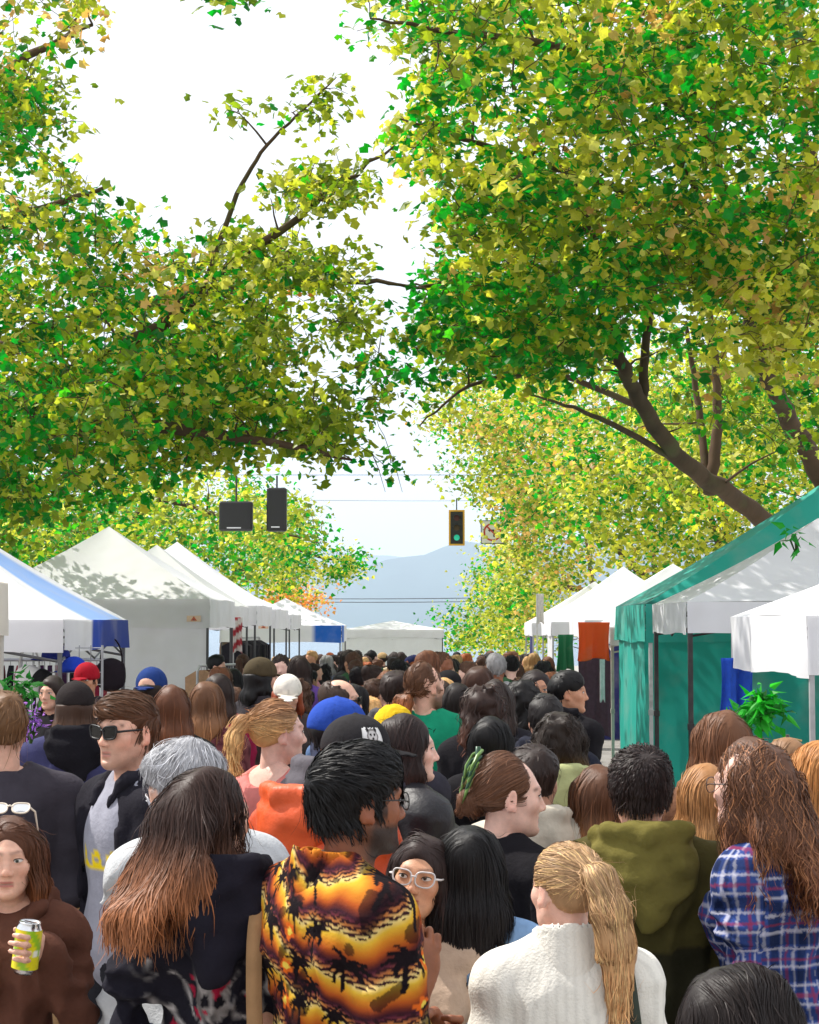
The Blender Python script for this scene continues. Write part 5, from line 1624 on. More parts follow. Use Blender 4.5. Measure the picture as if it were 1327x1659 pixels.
person('person with caramel hair in black padded jacket beside the olive jacket', 966, 1238, 6.0, -12, dict(style='long', root=C(96, 62, 42), tip=C(190, 128, 76), L=.26, w=.085, ns=1000), dict(col=C(28, 27, 34), collar=C(222, 214, 200), cr=.085, t=.034, mat='shiny', fold=.014))
person('blonde person in pale pink top half hidden by the plaid shirt', 1138, 1236, 5.8, -16, dict(style='long', root=C(170, 120, 74), tip=C(206, 158, 100), L=.28, w=.09, ns=900), dict(col=C(228, 206, 202), t=.02))
person('strawberry blonde woman in black at the right edge', 1322, 1198, 5.3, -20, dict(style='long', root=C(190, 128, 70), tip=C(218, 150, 88), L=.26, w=.100, ns=1500, wave=.15), dict(col=C(42, 38, 42), t=.022))
person('light-haired person in cream knit behind the plaid shirt, near the post', 1268, 1192, 7.6, -30, dict(style='long', root=C(150, 112, 80), L=.22, ns=600), dict(col=C(206, 196, 178), t=.022, mat='knit'))
# 35 nearest head
person('nearest dark-haired head at the bottom right corner', 1215, 1556, 2.75, 58, dict(style='bob', root=C(32, 24, 22), tip=C(40, 30, 28), L=.18, Ls=.12, w=.09, vol=.012, ns=2600, wave=.10, sw=.0030, lift=.006, wisp=.1, fly=140, part=-.03), dict(col=C(60, 56, 60)), face=2, skin='light', twist=-30)
# 36 cream sweater hidden head
person('person in cream hoodie half hidden behind the claw clip woman', 866, 1206, 6.0, 10, dict(style='short', root=DKB, ns=400), dict(col=C(196, 188, 172), t=.03, hood=C(190, 182, 166)), female=False)
# 37 others in the middle
MID = [
    ('woman with black glossy hair just above the claw clip', 798, 1160, 7.9, 20, 'bob', BLK, BLK, C(24, 22, 26), .17),
    ('woman with curly auburn hair and copper clip', 784, 1108, 9.2, 10, 'curly', C(52, 34, 28), C(92, 56, 42), C(28, 26, 30), .26),
    ('person with dark wavy hair right of the green T-shirt', 740, 1104, 10.4, -8, 'bob', C(34, 26, 24), C(40, 30, 28), C(40, 38, 46), .16),
    ('woman with long chestnut hair between green T-shirt and teal tent', 776, 1077, 11.6, 6, 'long', C(70, 44, 32), C(104, 64, 44), C(44, 40, 48), .34),
    ('woman with big black curls left of the lavender top', 846, 1102, 10.2, -10, 'curly', C(22, 18, 18), C(28, 22, 22), C(26, 24, 28), .24),
    ('person with frizzy dark brown hair in front of the big black curls', 805, 1100, 9.6, 14, 'long', C(48, 36, 32), C(60, 44, 38), C(36, 34, 40), .26),
    ('woman with dark bun-free hair beside the mustard hat', 712, 1100, 11.2, 0, 'bob', C(60, 42, 32), C(70, 48, 36), C(90, 60, 64), .15),
]
for (lb, x, y, d, yw, st, c0, c1, tc, L) in MID:
    person(lb.replace('bun-free ', 'loose '), x, y, d, yw, dict(style=st, root=c0, tip=c1, L=L, ns=700, vol=.016 if st == 'curly' else .010, w=.10), dict(col=tc, t=.024))
person('woman in lavender top turning to smile at the camera', 868, 1083, 11.0, 168, dict(style='long', root=C(40, 28, 26), L=.20, Ls=.16, ns=500), dict(col=C(150, 124, 170), t=.022), face=True, skin='tan')
person('person in black hooded jacket facing right by the purple cloth', 922, 1086, 10.6, 96, dict(style='short', root=BLK, ns=500), dict(col=C(24, 22, 26), hood=C(26, 24, 28), hfat=1.2, t=.03), female=False, face=True, skin='tan', twist=-40)
P = person('person with navy jacket and white bag strap left of the curls', 884, 1124, 8.6, 8, dict(style='short', root=C(30, 24, 24), ns=500), dict(col=C(32, 34, 46), t=.026, hood=C(36, 38, 50)), female=False)
P = person('man in red cap inside the striped tent', 140, 1074, 13.4, -168, dict(cap=1, style='short', root=DKB, ns=200), dict(col=C(40, 38, 46)), female=False, face=True, skin='tan', hero=False)
add_cap(P['root'], P['Rh'], C(156, 20, 36), C(150, 18, 34), hero=False)
person('dark-haired woman vendor looking out beside the grid rack', 84, 1094, 12.6, -160, dict(style='long', root=DKB, L=.2, ns=300), dict(col=C(30, 28, 32)), face=True, skin='light', hero=False)
person('vendor with black knit hat between the white tent and the rails', 352, 1060, 20.5, 100, dict(style='short', root=BLK, ns=100), dict(col=C(30, 28, 32)), female=False, skin='light', hero=False)

# the bear patch sits on the side of the black cap that faces the camera
P = add_cap_patch_person
def cap_patch(P):
    nx, nz = 31, 23
    u = np.linspace(-1, 1, nx)[:, None]; v = np.linspace(-1, 1, nz)[None]
    a = math.radians(52) + u * .34 + 0 * v; zz = .074 + v * .030 + 0 * u
    e = np.sqrt(np.clip(1 - ((zz - .034) / .100) ** 2, 0, 1))
    Q3 = np.stack([np.sin(a) * .0950 * e, -.012 + np.cos(a) * .1130 * e, zz], -1).reshape(-1, 3)
    i = np.arange(nx - 1)[:, None] * nz + np.arange(nz - 1)[None]
    PQ = np.stack([i, i + nz, i + nz + 1, i + 1], -1).reshape(-1, 4)
    U = np.broadcast_to(u, (nx, nz)).ravel(); W = np.broadcast_to(v, (nx, nz)).ravel()
    mk('cap_patch', P['headput'](Q3), PQ[:, ::-1], M['cloth'], P['root'], bear_patch(U, W))
cap_patch(P)

# ------------------------------------------------------------------ the crowd further down the street
def crowd_template(female, hair, t, seed, sleeve=1.0):
    """low detail figure; colours come from the object"""
    r = {}
    HV, HQ = head_field(female, .012).mesh()
    F = Field((-.34, -.2, .80), (.34, .2, 1.50), .026); torso(F, -.012, ARMS, female, 1.0, 1.0)
    V, Q = F.mesh(); g = Geo(); g.add((HV - PIV) * HS + PIV + np.array([0, 0, HZ]), HQ, (1, 1, 1)); g.add(V, Q)
    r['body'] = mesh_data('body', np.concatenate(g.V), np.concatenate(g.Q), None, True, (M['skin_obj'],))
    F = Field((-.34, -.22, .82), (.34, .22, 1.53), .020); torso(F, t, ARMS, female, 1.04, sleeve)
    F.plane((0, 0, .84), (0, 0, -1), .01); F.ell((0, -.014, 1.515), (.070, .078, .085), .008, neg=True)
    F.near(lambda P: folds(P, .010, seed)); V, Q = F.mesh()
    r['top'] = mesh_data('top', V, Q, None, True, (M['cloth_obj'],))
    if hair:
        g = hair_geo(hair, seed, False, female)
        r['hair'] = mesh_data('hair', (np.concatenate(g.V) - PIV) * HS + PIV + np.array([0, 0, HZ]), [np.concatenate(g.Q)], None, True, (M['hair_obj'],))
    return r
K0 = C(40, 30, 26)
TPL = [
    ('short hair', crowd_template(False, dict(style='short', root=K0, ns=160, top=.02), .022, 1)),
    ('cropped hair', crowd_template(False, dict(style='short', root=K0, ns=120, top=.010, vol=.003), .018, 2)),
    ('long hair', crowd_template(True, dict(style='long', root=K0, L=.32, ns=160), .020, 3)),
    ('straight long hair', crowd_template(True, dict(style='long', root=K0, L=.26, w=.085, ns=160, wave=.02), .022, 4)),
    ('curly hair', crowd_template(True, dict(style='curly', root=K0, L=.20, Ls=.15, vol=.022, ns=200), .022, 5)),
    ('chin-length hair', crowd_template(True, dict(style='bob', root=K0, L=.16, Ls=.12, ns=160), .024, 6)),
    ('hair in a ponytail', crowd_template(True, dict(style='pony', root=K0, L=.2, ns=160), .018, 7)),
    ('hair in a bun', crowd_template(True, dict(style='bun', root=K0, tie=(0, -.10, .07), L=.1, ns=160), .020, 8)),
]
F = Field((-.14, -.15, -.03), (.14, .24, .16), .012)
F.ell((0, -.012, .034), (.094, .112, .102), 0); F.plane((0, 0, .016), (0, -.10, -1), .006); F.ell((0, .10, .020), (.078, .09, .010), .006)
V, Q = F.mesh(); CAPM = mesh_data('cap', (V - PIV) * HS + PIV + np.array([0, 0, HZ]), Q, None, True, (M['cloth_obj'],))
HAIRS = [('black', C(20, 17, 18), 6), ('dark brown', C(44, 31, 26), 8), ('brown', C(84, 56, 40), 6), ('chestnut', C(110, 68, 44), 3), ('blonde', C(186, 146, 94), 3), ('ginger', C(176, 92, 44), 1.2), ('grey', C(150, 148, 148), .8)]
TOPS = [('black', C(26, 24, 28), 6), ('charcoal', C(58, 56, 60), 4), ('navy', C(38, 42, 74), 4), ('grey', C(150, 148, 150), 4), ('white', C(222, 220, 216), 3), ('beige', C(196, 178, 148), 2), ('purple', C(98, 70, 140), 1), ('red', C(150, 34, 44), 1),
        ('green', C(60, 96, 66), 1.2), ('yellow', C(214, 176, 50), .7), ('pink', C(206, 140, 150), .7), ('denim', C(88, 112, 150), 1.6)]
SKINS = [SKIN['light'], SKIN['fair'], SKIN['tan'], SKIN['olive'], SKIN['brown']]
def wpick(L, r):
    w = np.array([q[2] for q in L]); return L[r.choice(len(L), p=w / w.sum())]
r = np.random.default_rng(42)
taken = [(o.location.x, o.location.y) for o in COL.objects if o.name.startswith('person') and o.parent is None]
spots = []
for y in np.concatenate([np.arange(10.6, 16, .62), np.arange(16, 24, .78), np.arange(24, 44, .95)]):
    row = []
    wl = 1.95 if y > 16 else 1.55
    for x in np.arange(-wl, wl + .01, .56 if y < 24 else .52):
        if r.random() < .16: continue
        px_, py_ = x + r.normal() * .10, y + r.normal() * .16
        if min((px_ - a) ** 2 + (py_ - b) ** 2 for a, b in taken) < .42 ** 2: continue
        u = topix((px_, py_, 1.65))
        if u[0] < 330 or u[0] > 900: continue
        row.append((px_, py_)); taken.append((px_, py_))
    spots.append(sorted(row))
spots = [s for s in spots if s]
ORD = ['first', 'second', 'third', 'fourth', 'fifth', 'sixth', 'seventh', 'eighth', 'ninth', 'tenth', 'eleventh', 'twelfth', 'thirteenth']
def ordn(i):
    if i < 13: return ORD[i]
    tens = {1: 'teenth', 2: 'twenty', 3: 'thirty'}
    names = ['fourteenth', 'fifteenth', 'sixteenth', 'seventeenth', 'eighteenth', 'nineteenth', 'twentieth']
    if i < 20: return names[i - 13]
    return ('twenty-' if i < 29 else 'thirty-') + ORD[(i - 20) % 10] if i not in (29,) else 'thirtieth'
nrow = len(spots); ncrowd = 0
for k, row in enumerate(spots):
    back = nrow - 1 - k
    for j, (x, y) in enumerate(row):
        tn, tp = TPL[r.integers(0, len(TPL))]
        hn, hcol, _ = wpick(HAIRS, r); cn, ccol, _ = wpick(TOPS, r)
        H = r.normal(1.68, .09); H = min(max(H, 1.54), 1.86)
        yaw = r.normal(0, 38) if r.random() < .62 else r.random() * 360
        cap = r.random() < .09
        e = empty('person', (x, y, ground(y)), -math.radians(yaw), H / 1.703)
        capn = ''
        for nm, me in tp.items():
            o = mko(nm, me, e)
            c = {'body': SKINS[r.integers(0, len(SKINS))], 'top': ccol * np.exp(r.normal() * .12), 'hair': hcol * np.exp(r.normal() * .15)}[nm]
            o.color = (*c, 1)
        tro, shm = lower_meshes()
        o = mko('trousers', tro, e); o.color = (*[C(40, 44, 62), C(26, 26, 30), C(90, 84, 74)][r.integers(0, 3)], 1)
        for s in (-1, 1):
            q = mko('shoe', shm, e); q.color = (*C(50, 46, 44), 1); q.location = (s * .1, 0, 0)
        if cap:
            o = mko('cap', CAPM, e); cc = [('white', C(222, 218, 210)), ('black', C(30, 28, 30)), ('navy', C(34, 40, 80)), ('yellow', C(222, 184, 40)), ('tan', C(176, 146, 104))][r.integers(0, 5)]
            o.color = (*cc[1], 1); capn = cc[0] + ' cap, '
        tag(e, '%s top, %s%s %s, %s from left, %s crowd row from back' % (cn, capn, hn, tn.replace('hair in a ', '').replace('straight ', ''), ordn(j), ordn(back)), 'person', 'crowd filling the street')
        ncrowd += 1

# ------------------------------------------------------------------ signals and wires
def wire(name, a, b, sag, rad, label, cat='cable', n=24):
    t = np.linspace(0, 1, n)[:, None]
    P_ = np.asarray(a) * (1 - t) + np.asarray(b) * t; P_[:, 2] -= sag * 4 * (t * (1 - t))[:, 0]
    V, Q, T = tube(P_, rad, 5)
    return tag(mk(name, V, [Q, T], M['steel'], None, np.tile(C(60, 60, 64), (len(V), 1))), label, cat)
DS = 62.0
zs = pix(740, 826, DS)[2]
wire('span_wire', (-12, DS, zs + .55), (12, DS, zs + .55), .25, .007, 'thin span wire carrying the traffic light over the street')
wire('span_wire', pix(-900, 768, 39), pix(2300, 768, 39), .02, .006, 'thin span wire holding the black signal boxes')
wire('power_line', pix(300, 967, 80) , pix(900, 966, 80), .1, .016, 'upper of two thin power lines before the mountain')
wire('power_line', pix(300, 972, 80) , pix(900, 972, 80), .1, .016, 'lower of two thin power lines before the mountain')
def traffic_light():
    c = pix(740, 855, DS); e = empty('traffic_light', (c[0], c[1], c[2])); tag(e, 'traffic light with yellow backboard and green lamp lit, hanging over the street', 'traffic light')
    Yc = C(226, 170, 40)
    g = Geo(); w, h = .27, .60
    for (x, z, sx_, sz_) in ((0, h - .03, 2 * w, .06), (0, -h + .03, 2 * w, .06), (-w + .03, 0, .06, 2 * h - .12), (w - .03, 0, .06, 2 * h - .12)):
        g.box((x, 0, z), (sx_, .03, sz_), None, Yc, .004)
    g.build('backboard_rim', M['plastic'], e)
    g = Geo(); g.box((0, .012, 0), (2 * w - .1, .02, 2 * h - .1), None, C(26, 24, 22)); g.build('backboard', M['plastic'], e)
    g = Geo(); g.box((0, .12, 0), (.30, .20, .98), None, C(40, 36, 30), .02); g.build('housing', M['plastic'], e)
    for k, (z, col) in enumerate(((.33, C(96, 22, 16)), (0, C(92, 66, 14)), (-.33, C(40, 190, 150)))):
        th = np.linspace(0, 2 * math.pi, 19)[:-1]
        V = np.array([(0, -.018, z)] + [(.10 * math.cos(a), -.012, z + .10 * math.sin(a)) for a in th]); kk = np.arange(1, 19)
        me = mk('lens', V, np.stack([np.zeros_like(kk), kk, kk % 18 + 1], -1), M['plastic'] if k < 2 else M['lamp_green'], e, np.tile(col, (len(V), 1)))
        a = np.linspace(-.5, math.pi + .5, 15)
        V = np.array([q for t in a for q in ((.118 * math.cos(t), 0, z + .118 * math.sin(t)), (.118 * math.cos(t), -.20, z + .118 * math.sin(t) - .02))])
        i = np.arange(14)[:, None] * 2
        mk('visor', V, np.concatenate([i, i + 1, i + 3, i + 2], 1), M['plastic'], e, np.tile(C(26, 24, 22), (len(V), 1)))
    g = Geo(); g.tube([(0, .1, .49), (0, .1, h + .40)], .025, 6, C(60, 60, 62)); g.build('hanger', M['steel'], e)
M['lamp_green'] = basic('lit_green_lens', src='attr', emit=.5, var=0, rough=.2)
traffic_light()
def sign_board():
    c = pix(798, 862, DS - 1); e = empty('turn_sign', tuple(c)); tag(e, 'square white no left turn sign half hidden by golden leaves', 'sign')
    g = Geo(); g.box((0, .02, 0), (.78, .03, .78), None, C(60, 58, 58), .004); g.build('frame', M['plastic'], e)
    g = Geo(); g.box((0, 0, 0), (.72, .012, .72), None, C(228, 226, 224), .003); g.build('face', M['plastic'], e)
    th = np.linspace(0, 2 * math.pi, 33); g = Geo()
    V = np.array([q for t in th for q in ((.30 * math.cos(t), -.011, .30 * math.sin(t)), (.245 * math.cos(t), -.011, .245 * math.sin(t)))]); i = np.arange(32)[:, None] * 2
    mk('ring', V, np.concatenate([i, i + 1, i + 3, i + 2], 1), M['plastic'], e, np.tile(C(190, 40, 36), (len(V), 1)))
    g = Geo(); g.box((0, -.0125, 0), (.05, .003, .50), rot('Y', -.78), C(190, 40, 36)); g.build('bar', M['plastic'], e)
    g = Geo(); g.box((.05, -.0095, -.04), (.05, .003, .24), None, C(20, 20, 20)); g.box((-.02, -.0095, .06), (.14, .003, .05), None, C(20, 20, 20))
    g.add(np.array([(-.15, -.0095, .06), (-.08, -.0095, .13), (-.08, -.0095, -.01)]), np.array([[0, 2, 1]]), C(20, 20, 20)); g.build('arrow', M['plastic'], e)
    g = Geo(); g.tube([(0, .03, .38), (0, .06, .95)], .02, 6, C(60, 60, 62)); g.build('hanger', M['steel'], e)
sign_board()
def black_box(px0, py0, px1, py1, d, label):
    a, b = pix(px0, py0, d), pix(px1, py1, d); w, h = b[0] - a[0], a[2] - b[2]
    e = empty('hanging_signal', ((a[0] + b[0]) / 2, d, (a[2] + b[2]) / 2)); tag(e, label, 'signal')
    g = Geo(); g.box((0, .1, 0), (w, .22, h), None, C(22, 20, 22), .03); g.build('housing', M['plastic'], e)
    g = Geo(); g.box((0, -.018, 0), (w * .86, .012, h * .90), None, C(32, 30, 32), .004); g.build('back_panel', M['plastic'], e)
    g = Geo(); g.box((-w * .05, -.028, -h * .40), (w * .42, .004, .025), None, C(220, 220, 222)); g.build('plate', M['plastic'], e)
    g = Geo(); g.tube([(0, .1, h / 2), (0, .1, pix(400, 770, 39)[2] - (a[2] + b[2]) / 2)], .022, 6, C(50, 50, 52)); g.build('hanger', M['steel'], e)
black_box(432, 790, 464, 861, 39.0, 'tall black signal box hanging against the white sky')
black_box(355, 812, 409, 860, 39.0, 'wide black signal box among leaves left of the tall one')

# ------------------------------------------------------------------ stall goods
def badge(tentlabel, k, t, z, size):
    e = [o for o in COL.objects if o.get('label') == tentlabel][0]
    g = Geo(); s = size
    l = 3.1
    x = -t; y = -.026
    g.box((x, y, z), (s * 1.5, .004, s * .62), None, C(226, 196, 168), .001)
    g.add(np.array([(x - s * .35, y - .004, z - s * .22), (x + s * .35, y - .004, z - s * .22), (x, y - .004, z + s * .26)]), np.array([[0, 1, 2]]), C(196, 84, 30))
    g.add(np.array([(x - s * .10, y - .006, z - s * .20), (x + s * .10, y - .006, z - s * .20), (x, y - .006, z + s * .02)]), np.array([[0, 1, 2]]), C(60, 40, 60))
    g.build('badge', M['plastic'], e)
badge('tall white tent with white sidewall beside the blue striped tent', 3, .20, 2.20, .12)
badge('white tent with triangle badge ahead of the far blue awning', 3, .22, 2.30, .12)

def cloth_hang(name, label, cat, c0, w, h, col, yaw=0, wav=.03, parent=None, colfn=None, thick=.012, mat='cloth'):
    """hanging cloth: a draped sheet with thickness, top centre at c0"""
    nx, nz = 18, 16; V = []; cc = []
    for layer in (0, 1):
        for i in range(nz + 1):
            f = i / nz
            for j in range(nx + 1):
                t = j / nx - .5
                o = wav * (.25 + .75 * f) * (math.sin(t * 13 + 1.3) + .5 * math.sin(t * 29 + 2 * f)) + thick * layer
                V.append((t * w * (1 - .06 * math.sin(f * 3)), o, -h * f + .02 * math.sin(t * 7 + 1) * f)); cc.append(colfn(t + .5, f) if colfn else col)
    V = np.array(V) @ rot('Z', yaw).T + np.asarray(c0)
    n1 = (nx + 1) * (nz + 1); i = np.arange(nz)[:, None] * (nx + 1) + np.arange(nx)[None]
    Q = np.stack([i, i + nx + 1, i + nx + 2, i + 1], -1).reshape(-1, 4)
    E = []
    ring = [j for j in range(nx + 1)] + [k * (nx + 1) + nx for k in range(1, nz + 1)] + [nz * (nx + 1) + j for j in range(nx - 1, -1, -1)] + [k * (nx + 1) for k in range(nz - 1, 0, -1)]
    for a, b in zip(ring, ring[1:] + ring[:1]): E.append((a, b, b + n1, a + n1))
    o = mk(name, V, np.concatenate([Q, Q[:, ::-1] + n1, np.array(E)]), M[mat], parent, cc)
    if label: tag(o, label, cat)
    return o
def shirt(label, c0, w, h, col, yaw):
    e = empty('hanging_shirt', c0, yaw); tag(e, label, 'shirt')
    F = Field((-w * .9, -.10, -h - .05), (w * .9, .10, .10), .012)
    F.cap((0, 0, -.10), (0, .0, -h + .04), .040, .045, 0, sc=(w / 2 / .045, 1, 1))
    for s in (-1, 1): F.cap((s * w * .36, 0, -.06), (s * w * .62, .0, -.25), .045, .05, .03, sc=(1.3, .7, 1))
    F.ell((0, 0, .0), (.07, .1, .06), .01, neg=True); F.near(lambda P_: -.005 * (1 - 1.8 * np.abs(snoise(P_, (24, 10, 9), 3, 2))))
    V, Q = F.mesh(); mk('fabric', V, Q, M['cloth'], e, np.tile(col, (len(V), 1)))
    g = Geo(); g.tube([(-w * .4, 0, -.05), (0, 0, .02), (w * .4, 0, -.05)], .006, 5, C(40, 40, 44)); g.tube([(0, 0, .02), (0, 0, .09), (.02, 0, .11)], .003, 5, C(120, 120, 124)); g.build('hanger', M['steel'], e)
    return e
cloth_hang('awning_flap', 'bright orange awning flap hanging at the corner beside the teal tent', 'awning', pix(963, 1008, 23.3), .46, .47, C(255, 104, 34), .42, .03, mat='canvas', thick=.003)
cloth_hang('tarpaulin', 'dark green tarpaulin hanging left of the orange flap', 'tarpaulin', pix(918, 1028, 26), .40, .50, C(14, 120, 72), .9, .04, mat='canvas', thick=.003)
cloth_hang('backdrop_cloth', 'dull purple backdrop cloth under the orange flap', 'cloth', pix(966, 1066, 25.0), .50, 1.05, C(88, 66, 80), .2, .03)
cloth_hang('ribbon', 'long white ribbon hanging by the grey tent post', 'ribbon', pix(976, 1068, 23.2), .065, .52, C(230, 228, 230), .1, .004)
cloth_hang('striped_cloth', 'red and white striped cloth hanging from a left tent corner', 'cloth', pix(384, 1000, 26.6), .17, .50, None, .3, .02, colfn=lambda t, f: C(176, 60, 70) if int(f * 5 + t * 1.2) % 2 == 0 else C(226, 216, 214))
cloth_hang('blue_cloth', 'bright blue cloth draped by the green fronds at right', 'cloth', pix(1196, 1066, 13.9), .26, .40, C(44, 84, 190), .2, .05)
def pennant():
    c = pix(870, 1010, 33); e = empty('feather_flag', (c[0], c[1], ground(33))); tag(e, 'narrow pale flag on a pole above the right tents', 'flag')
    z1 = pix(870, 962, 33)[2] - ground(33)
    g = Geo(); g.tube([(0, 0, 0), (0, 0, z1 - .5), (.0, 0, z1)], .014, 6, C(210, 208, 206)); g.build('pole', M['steel'], e)
    cloth_hang('banner', None, None, (.06, 0, z1), .13, .52, C(222, 216, 210), 0, .008, e)
pennant()
# clothes rails
def rail(label, x, y, L, yaw, z, seed, cols):
    e = empty('clothes_rail', (x, y, ground(y)), yaw); tag(e, label, 'clothes rail')
    r_ = np.random.default_rng(seed)
    for s in (-1, 1):
        g = Geo(); g.tube([(s * L / 2, 0, .03), (s * L / 2, 0, z - .06), (s * (L / 2 - .06), 0, z)], .016, 8, C(190, 190, 194)); g.tube([(s * L / 2, -.25, .03), (s * L / 2, .25, .03)], .015, 6, C(60, 60, 62)); g.build('upright', M['steel'], e)
    g = Geo(); g.tube([(-L / 2 + .05, 0, z), (L / 2 - .05, 0, z)], .014, 8, C(190, 190, 194)); g.build('rail', M['steel'], e)
    n = int(L / .075)
    for k in range(n):
        q = -L / 2 + .10 + (L - .2) * k / (n - 1)
        F_ = cols[r_.integers(0, len(cols))]
        g = Geo(); ww = .19 + .03 * r_.random(); hh = .62 + .2 * r_.random(); th = .018
        P0 = [(0, 0, -.05), (.5, 0, -.02)]
        V = []
        for sx_ in (-1, 1):
            for (yy, zz) in ((-.05, -.05), (-ww, -.13), (-ww * .95, -hh), (ww * .95, -hh), (ww, -.13), (.05, -.05)):
                V.append((q + sx_ * th + r_.normal() * .006, yy, z + zz))
        A = np.arange(6)
        Tt = [(0, 1, 2), (0, 2, 3), (0, 3, 5), (3, 4, 5)]
        E = [(a, (a + 1) % 6, (a + 1) % 6 + 6, a + 6) for a in range(6)]
        g.add(V, [np.array(E), np.array(Tt), np.array(Tt)[:, ::-1] + 6], F_)
        g.build('garment', M['cloth'], e)
        g = Geo(); g.tube([(q, -ww * .8, z - .11), (q, 0, z - .05), (q, ww * .8, z - .11)], .005, 4, C(30, 30, 32)); g.tube([(q, 0, z - .05), (q, 0, z + .015)], .003, 4, C(150, 150, 152)); g.build('hanger', M['steel'], e)
rail('clothes rail packed with dark clothes under the bright white tent', -3.05, 31.6, 1.7, math.radians(80), 2.02, 1, [C(24, 22, 24), C(40, 38, 44), C(60, 56, 58)])
rail('clothes rail with tan and rust garments left of the olive cap', -2.35, 21.5, 1.3, math.radians(70), 1.62, 2, [C(150, 112, 80), C(120, 76, 56), C(60, 50, 48), C(176, 140, 110)])
rail('clothes rail with red and dark garments inside the striped tent', -3.5, 16.4, 1.5, math.radians(10), 1.75, 3, [C(30, 28, 34), C(60, 30, 60), C(26, 26, 30), C(150, 40, 66)])
# wire grid rack with goods, striped tent
def grid_rack():
    x0, y0 = pix(100, 1100, 14.4)[0], 14.4
    e = empty('grid_rack', (x0, y0, 0), .1); tag(e, 'wire grid rack hung with bags and caps in the striped tent', 'rack')
    w, h = .62, 1.9
    g = Geo()
    for i in range(8): g.tube([(-w / 2 + w * i / 7, 0, .05), (-w / 2 + w * i / 7, 0, h)], .005 if 0 < i < 7 else .010, 5, C(170, 170, 174))
    for i in range(20): g.tube([(-w / 2, 0, .08 + (h - .1) * i / 19), (w / 2, 0, .08 + (h - .1) * i / 19)], .004, 4, C(170, 170, 174))
    g.build('grid', M['steel'], e)
    for s in (-1, 1):
        g = Geo(); g.tube([(s * w / 2, -.2, .02), (s * w / 2, .2, .02)], .012, 6, C(60, 60, 62)); g.build('foot', M['steel'], e)
grid_rack()
def hat_item(label, px_, py_, d, col):
    p = pix(px_, py_, d); e = empty('display_hat', tuple(p), random.random() * 6); tag(e, label, 'hat')
    F = Field((-.15, -.17, -.03), (.15, .24, .16), .012); F.ell((0, -.012, .034), (.094, .112, .102), 0); F.plane((0, 0, .016), (0, -.10, -1), .006)
    V, Q = F.mesh(); mk('crown', V, Q, M['cloth'], e, np.tile(col, (len(V), 1)))
    F = Field((-.15, -.02, -.03), (.15, .24, .08), .009); F.ell((0, .10, .018), (.078, .09, .009), 0); V, Q = F.mesh(); mk('brim', V, Q, M['cloth'], e, np.tile(col * .9, (len(V), 1)))
hat_item('navy display cap hung high on the grid rack', 88, 1072, 14.25, C(30, 40, 110))
hat_item('royal blue display cap left of the red cap man', 118, 1092, 14.2, C(30, 60, 170))
hat_item('black display cap low on the grid rack', 68, 1112, 14.2, C(28, 26, 28))
def bag_item(label, px_, py_, d, w, h, col):
    p = pix(px_, py_, d); e = empty('shoulder_bag', tuple(p)); tag(e, label, 'bag')
    F = Field((-w, -.12, -h), (w, .12, h), .014); F.ell((0, 0, -.02), (w * .5, .06, h * .5), 0); F.cap((0, 0, -h * .3), (0, 0, h * .2), .05, None, .03, sc=(w * .5 / .05, 1, 1)); V, Q = F.mesh(); mk('pouch', V, Q, M['cloth'], e, np.tile(col, (len(V), 1)))
    g = Geo(); t = np.linspace(0, math.pi, 12); g.tube(np.stack([np.cos(t) * w * .4, 0 * t, h * .3 + np.sin(t) * h * .7], -1), .008, 5, col * .8); g.build('handle', M['cloth'], e)
bag_item('black bag hanging at the back corner of the striped tent', 180, 1090, 16.2, .24, .30, C(36, 28, 34))
bag_item('white bag hanging on the grid rack', 47, 1100, 14.2, .20, .24, C(216, 216, 214))
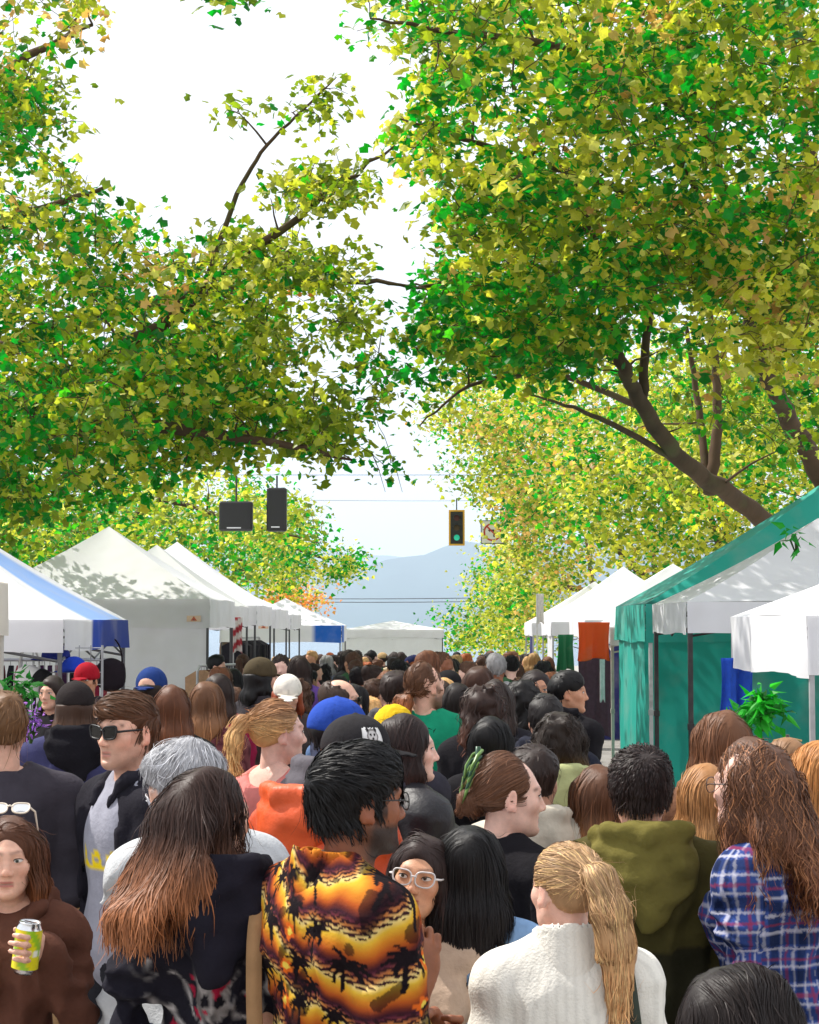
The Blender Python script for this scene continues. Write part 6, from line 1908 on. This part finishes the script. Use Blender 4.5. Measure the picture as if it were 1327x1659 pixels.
# potted greenery and flowers at the left edge
def leafy(label, name, px_, py_, d, n, rad, cols, size, seed, stem=True, droop=.3):
    p = pix(px_, py_, d); e = empty(name, tuple(p)); tag(e, label, 'plant')
    r_ = np.random.default_rng(seed); LV, LT = leaf_shape(False); LV = LV * np.array([.45, 1, 1])
    pos = r_.normal(size=(n, 3)) * rad; Fm = leaf_frames(n, r_, pos / (np.abs(pos).max() + 1e-6), droop); sz = size * (.6 + .8 * r_.random(n))
    X = (LV[None] * sz[:, None, None]) @ np.transpose(Fm, (0, 2, 1)) + pos[:, None]
    c = np.array(cols)[r_.integers(0, len(cols), n)]
    o = mk('foliage', X.reshape(-1, 3), (np.arange(n)[:, None, None] * len(LV) + LT[None]).reshape(-1, 3), M['leaf'], e, np.repeat(c, len(LV), 0), False); o['kind'] = 'stuff'
    g = Geo()
    for k in range(8):
        q = pos[r_.integers(0, n)]; g.tube([(0, 0, -rad * 3), (q[0] * .4, q[1] * .4, -rad), q], [.006, .005, .003], 4, C(60, 100, 40))
    g.build('stems', M['leaf'], e)
    return e
leafy('bright green artificial fronds hanging from the right white canopy', 'hanging_fronds', 1236, 1140, 12.6, 170, .062, [C(30, 170, 40), C(60, 194, 60), C(20, 130, 30)], .11, 1)
leafy('green fronds dangling lower beside the right canopy post', 'hanging_fronds', 1205, 1165, 12.9, 60, .04, [C(30, 160, 40), C(20, 120, 30)], .09, 2)
leafy('green leafy plant in the stall at the left edge', 'potted_plant', 30, 1120, 11.8, 120, .06, [C(24, 130, 40), C(50, 150, 50), C(90, 170, 90)], .08, 3)
leafy('spike of purple flowers beside the left stall', 'flower_stem', 50, 1170, 7.4, 90, .028, [C(136, 84, 190), C(158, 104, 206)], .026, 4)
leafy('maple sprig lying on the right white tent roof', 'maple_sprig', 1290, 862, 16.4, 16, .07, [C(20, 140, 40), C(40, 160, 50)], .13, 5)
# jewellery stand on the right
def stand():
    p = pix(1276, 1190, 11.9); e = empty('jewellery_stand', (p[0], p[1], 0)); tag(e, 'gold jewellery stand hung with chains by the right tent post', 'jewellery stand')
    g = Geo(); z = p[2]; G_ = C(196, 160, 100)
    g.tube([(0, 0, 0), (0, 0, z)], .012, 8, C(90, 84, 80)); g.tube([(0, 0, 0), (0, 0, .02)], .12, 16, C(90, 84, 80)); g.build('pole', M['steel'], e)
    g = Geo()
    for k in range(3): g.tube([(-.09, 0, z - .04 - .13 * k), (0, 0, z - .02 - .13 * k), (.09, 0, z - .04 - .13 * k)], .008, 6, G_)
    g.build('arms', M['steel'], e)
    r_ = np.random.default_rng(3)
    for k in range(12):
        a = np.linspace(0, 2 * math.pi, 15); x = (r_.random() - .5) * .17; zz = z - .05 - .13 * (k % 3); hh = .05 + .04 * r_.random()
        V, Q, T = tube(np.stack([x + .012 * np.sin(a), -.015 + 0 * a, zz - hh + hh * np.cos(a)], -1), .003, 4); mk('chain', V, [Q, T], M['steel'], e, np.tile(G_ if k % 2 else C(214, 210, 200), (len(V), 1)))
stand()
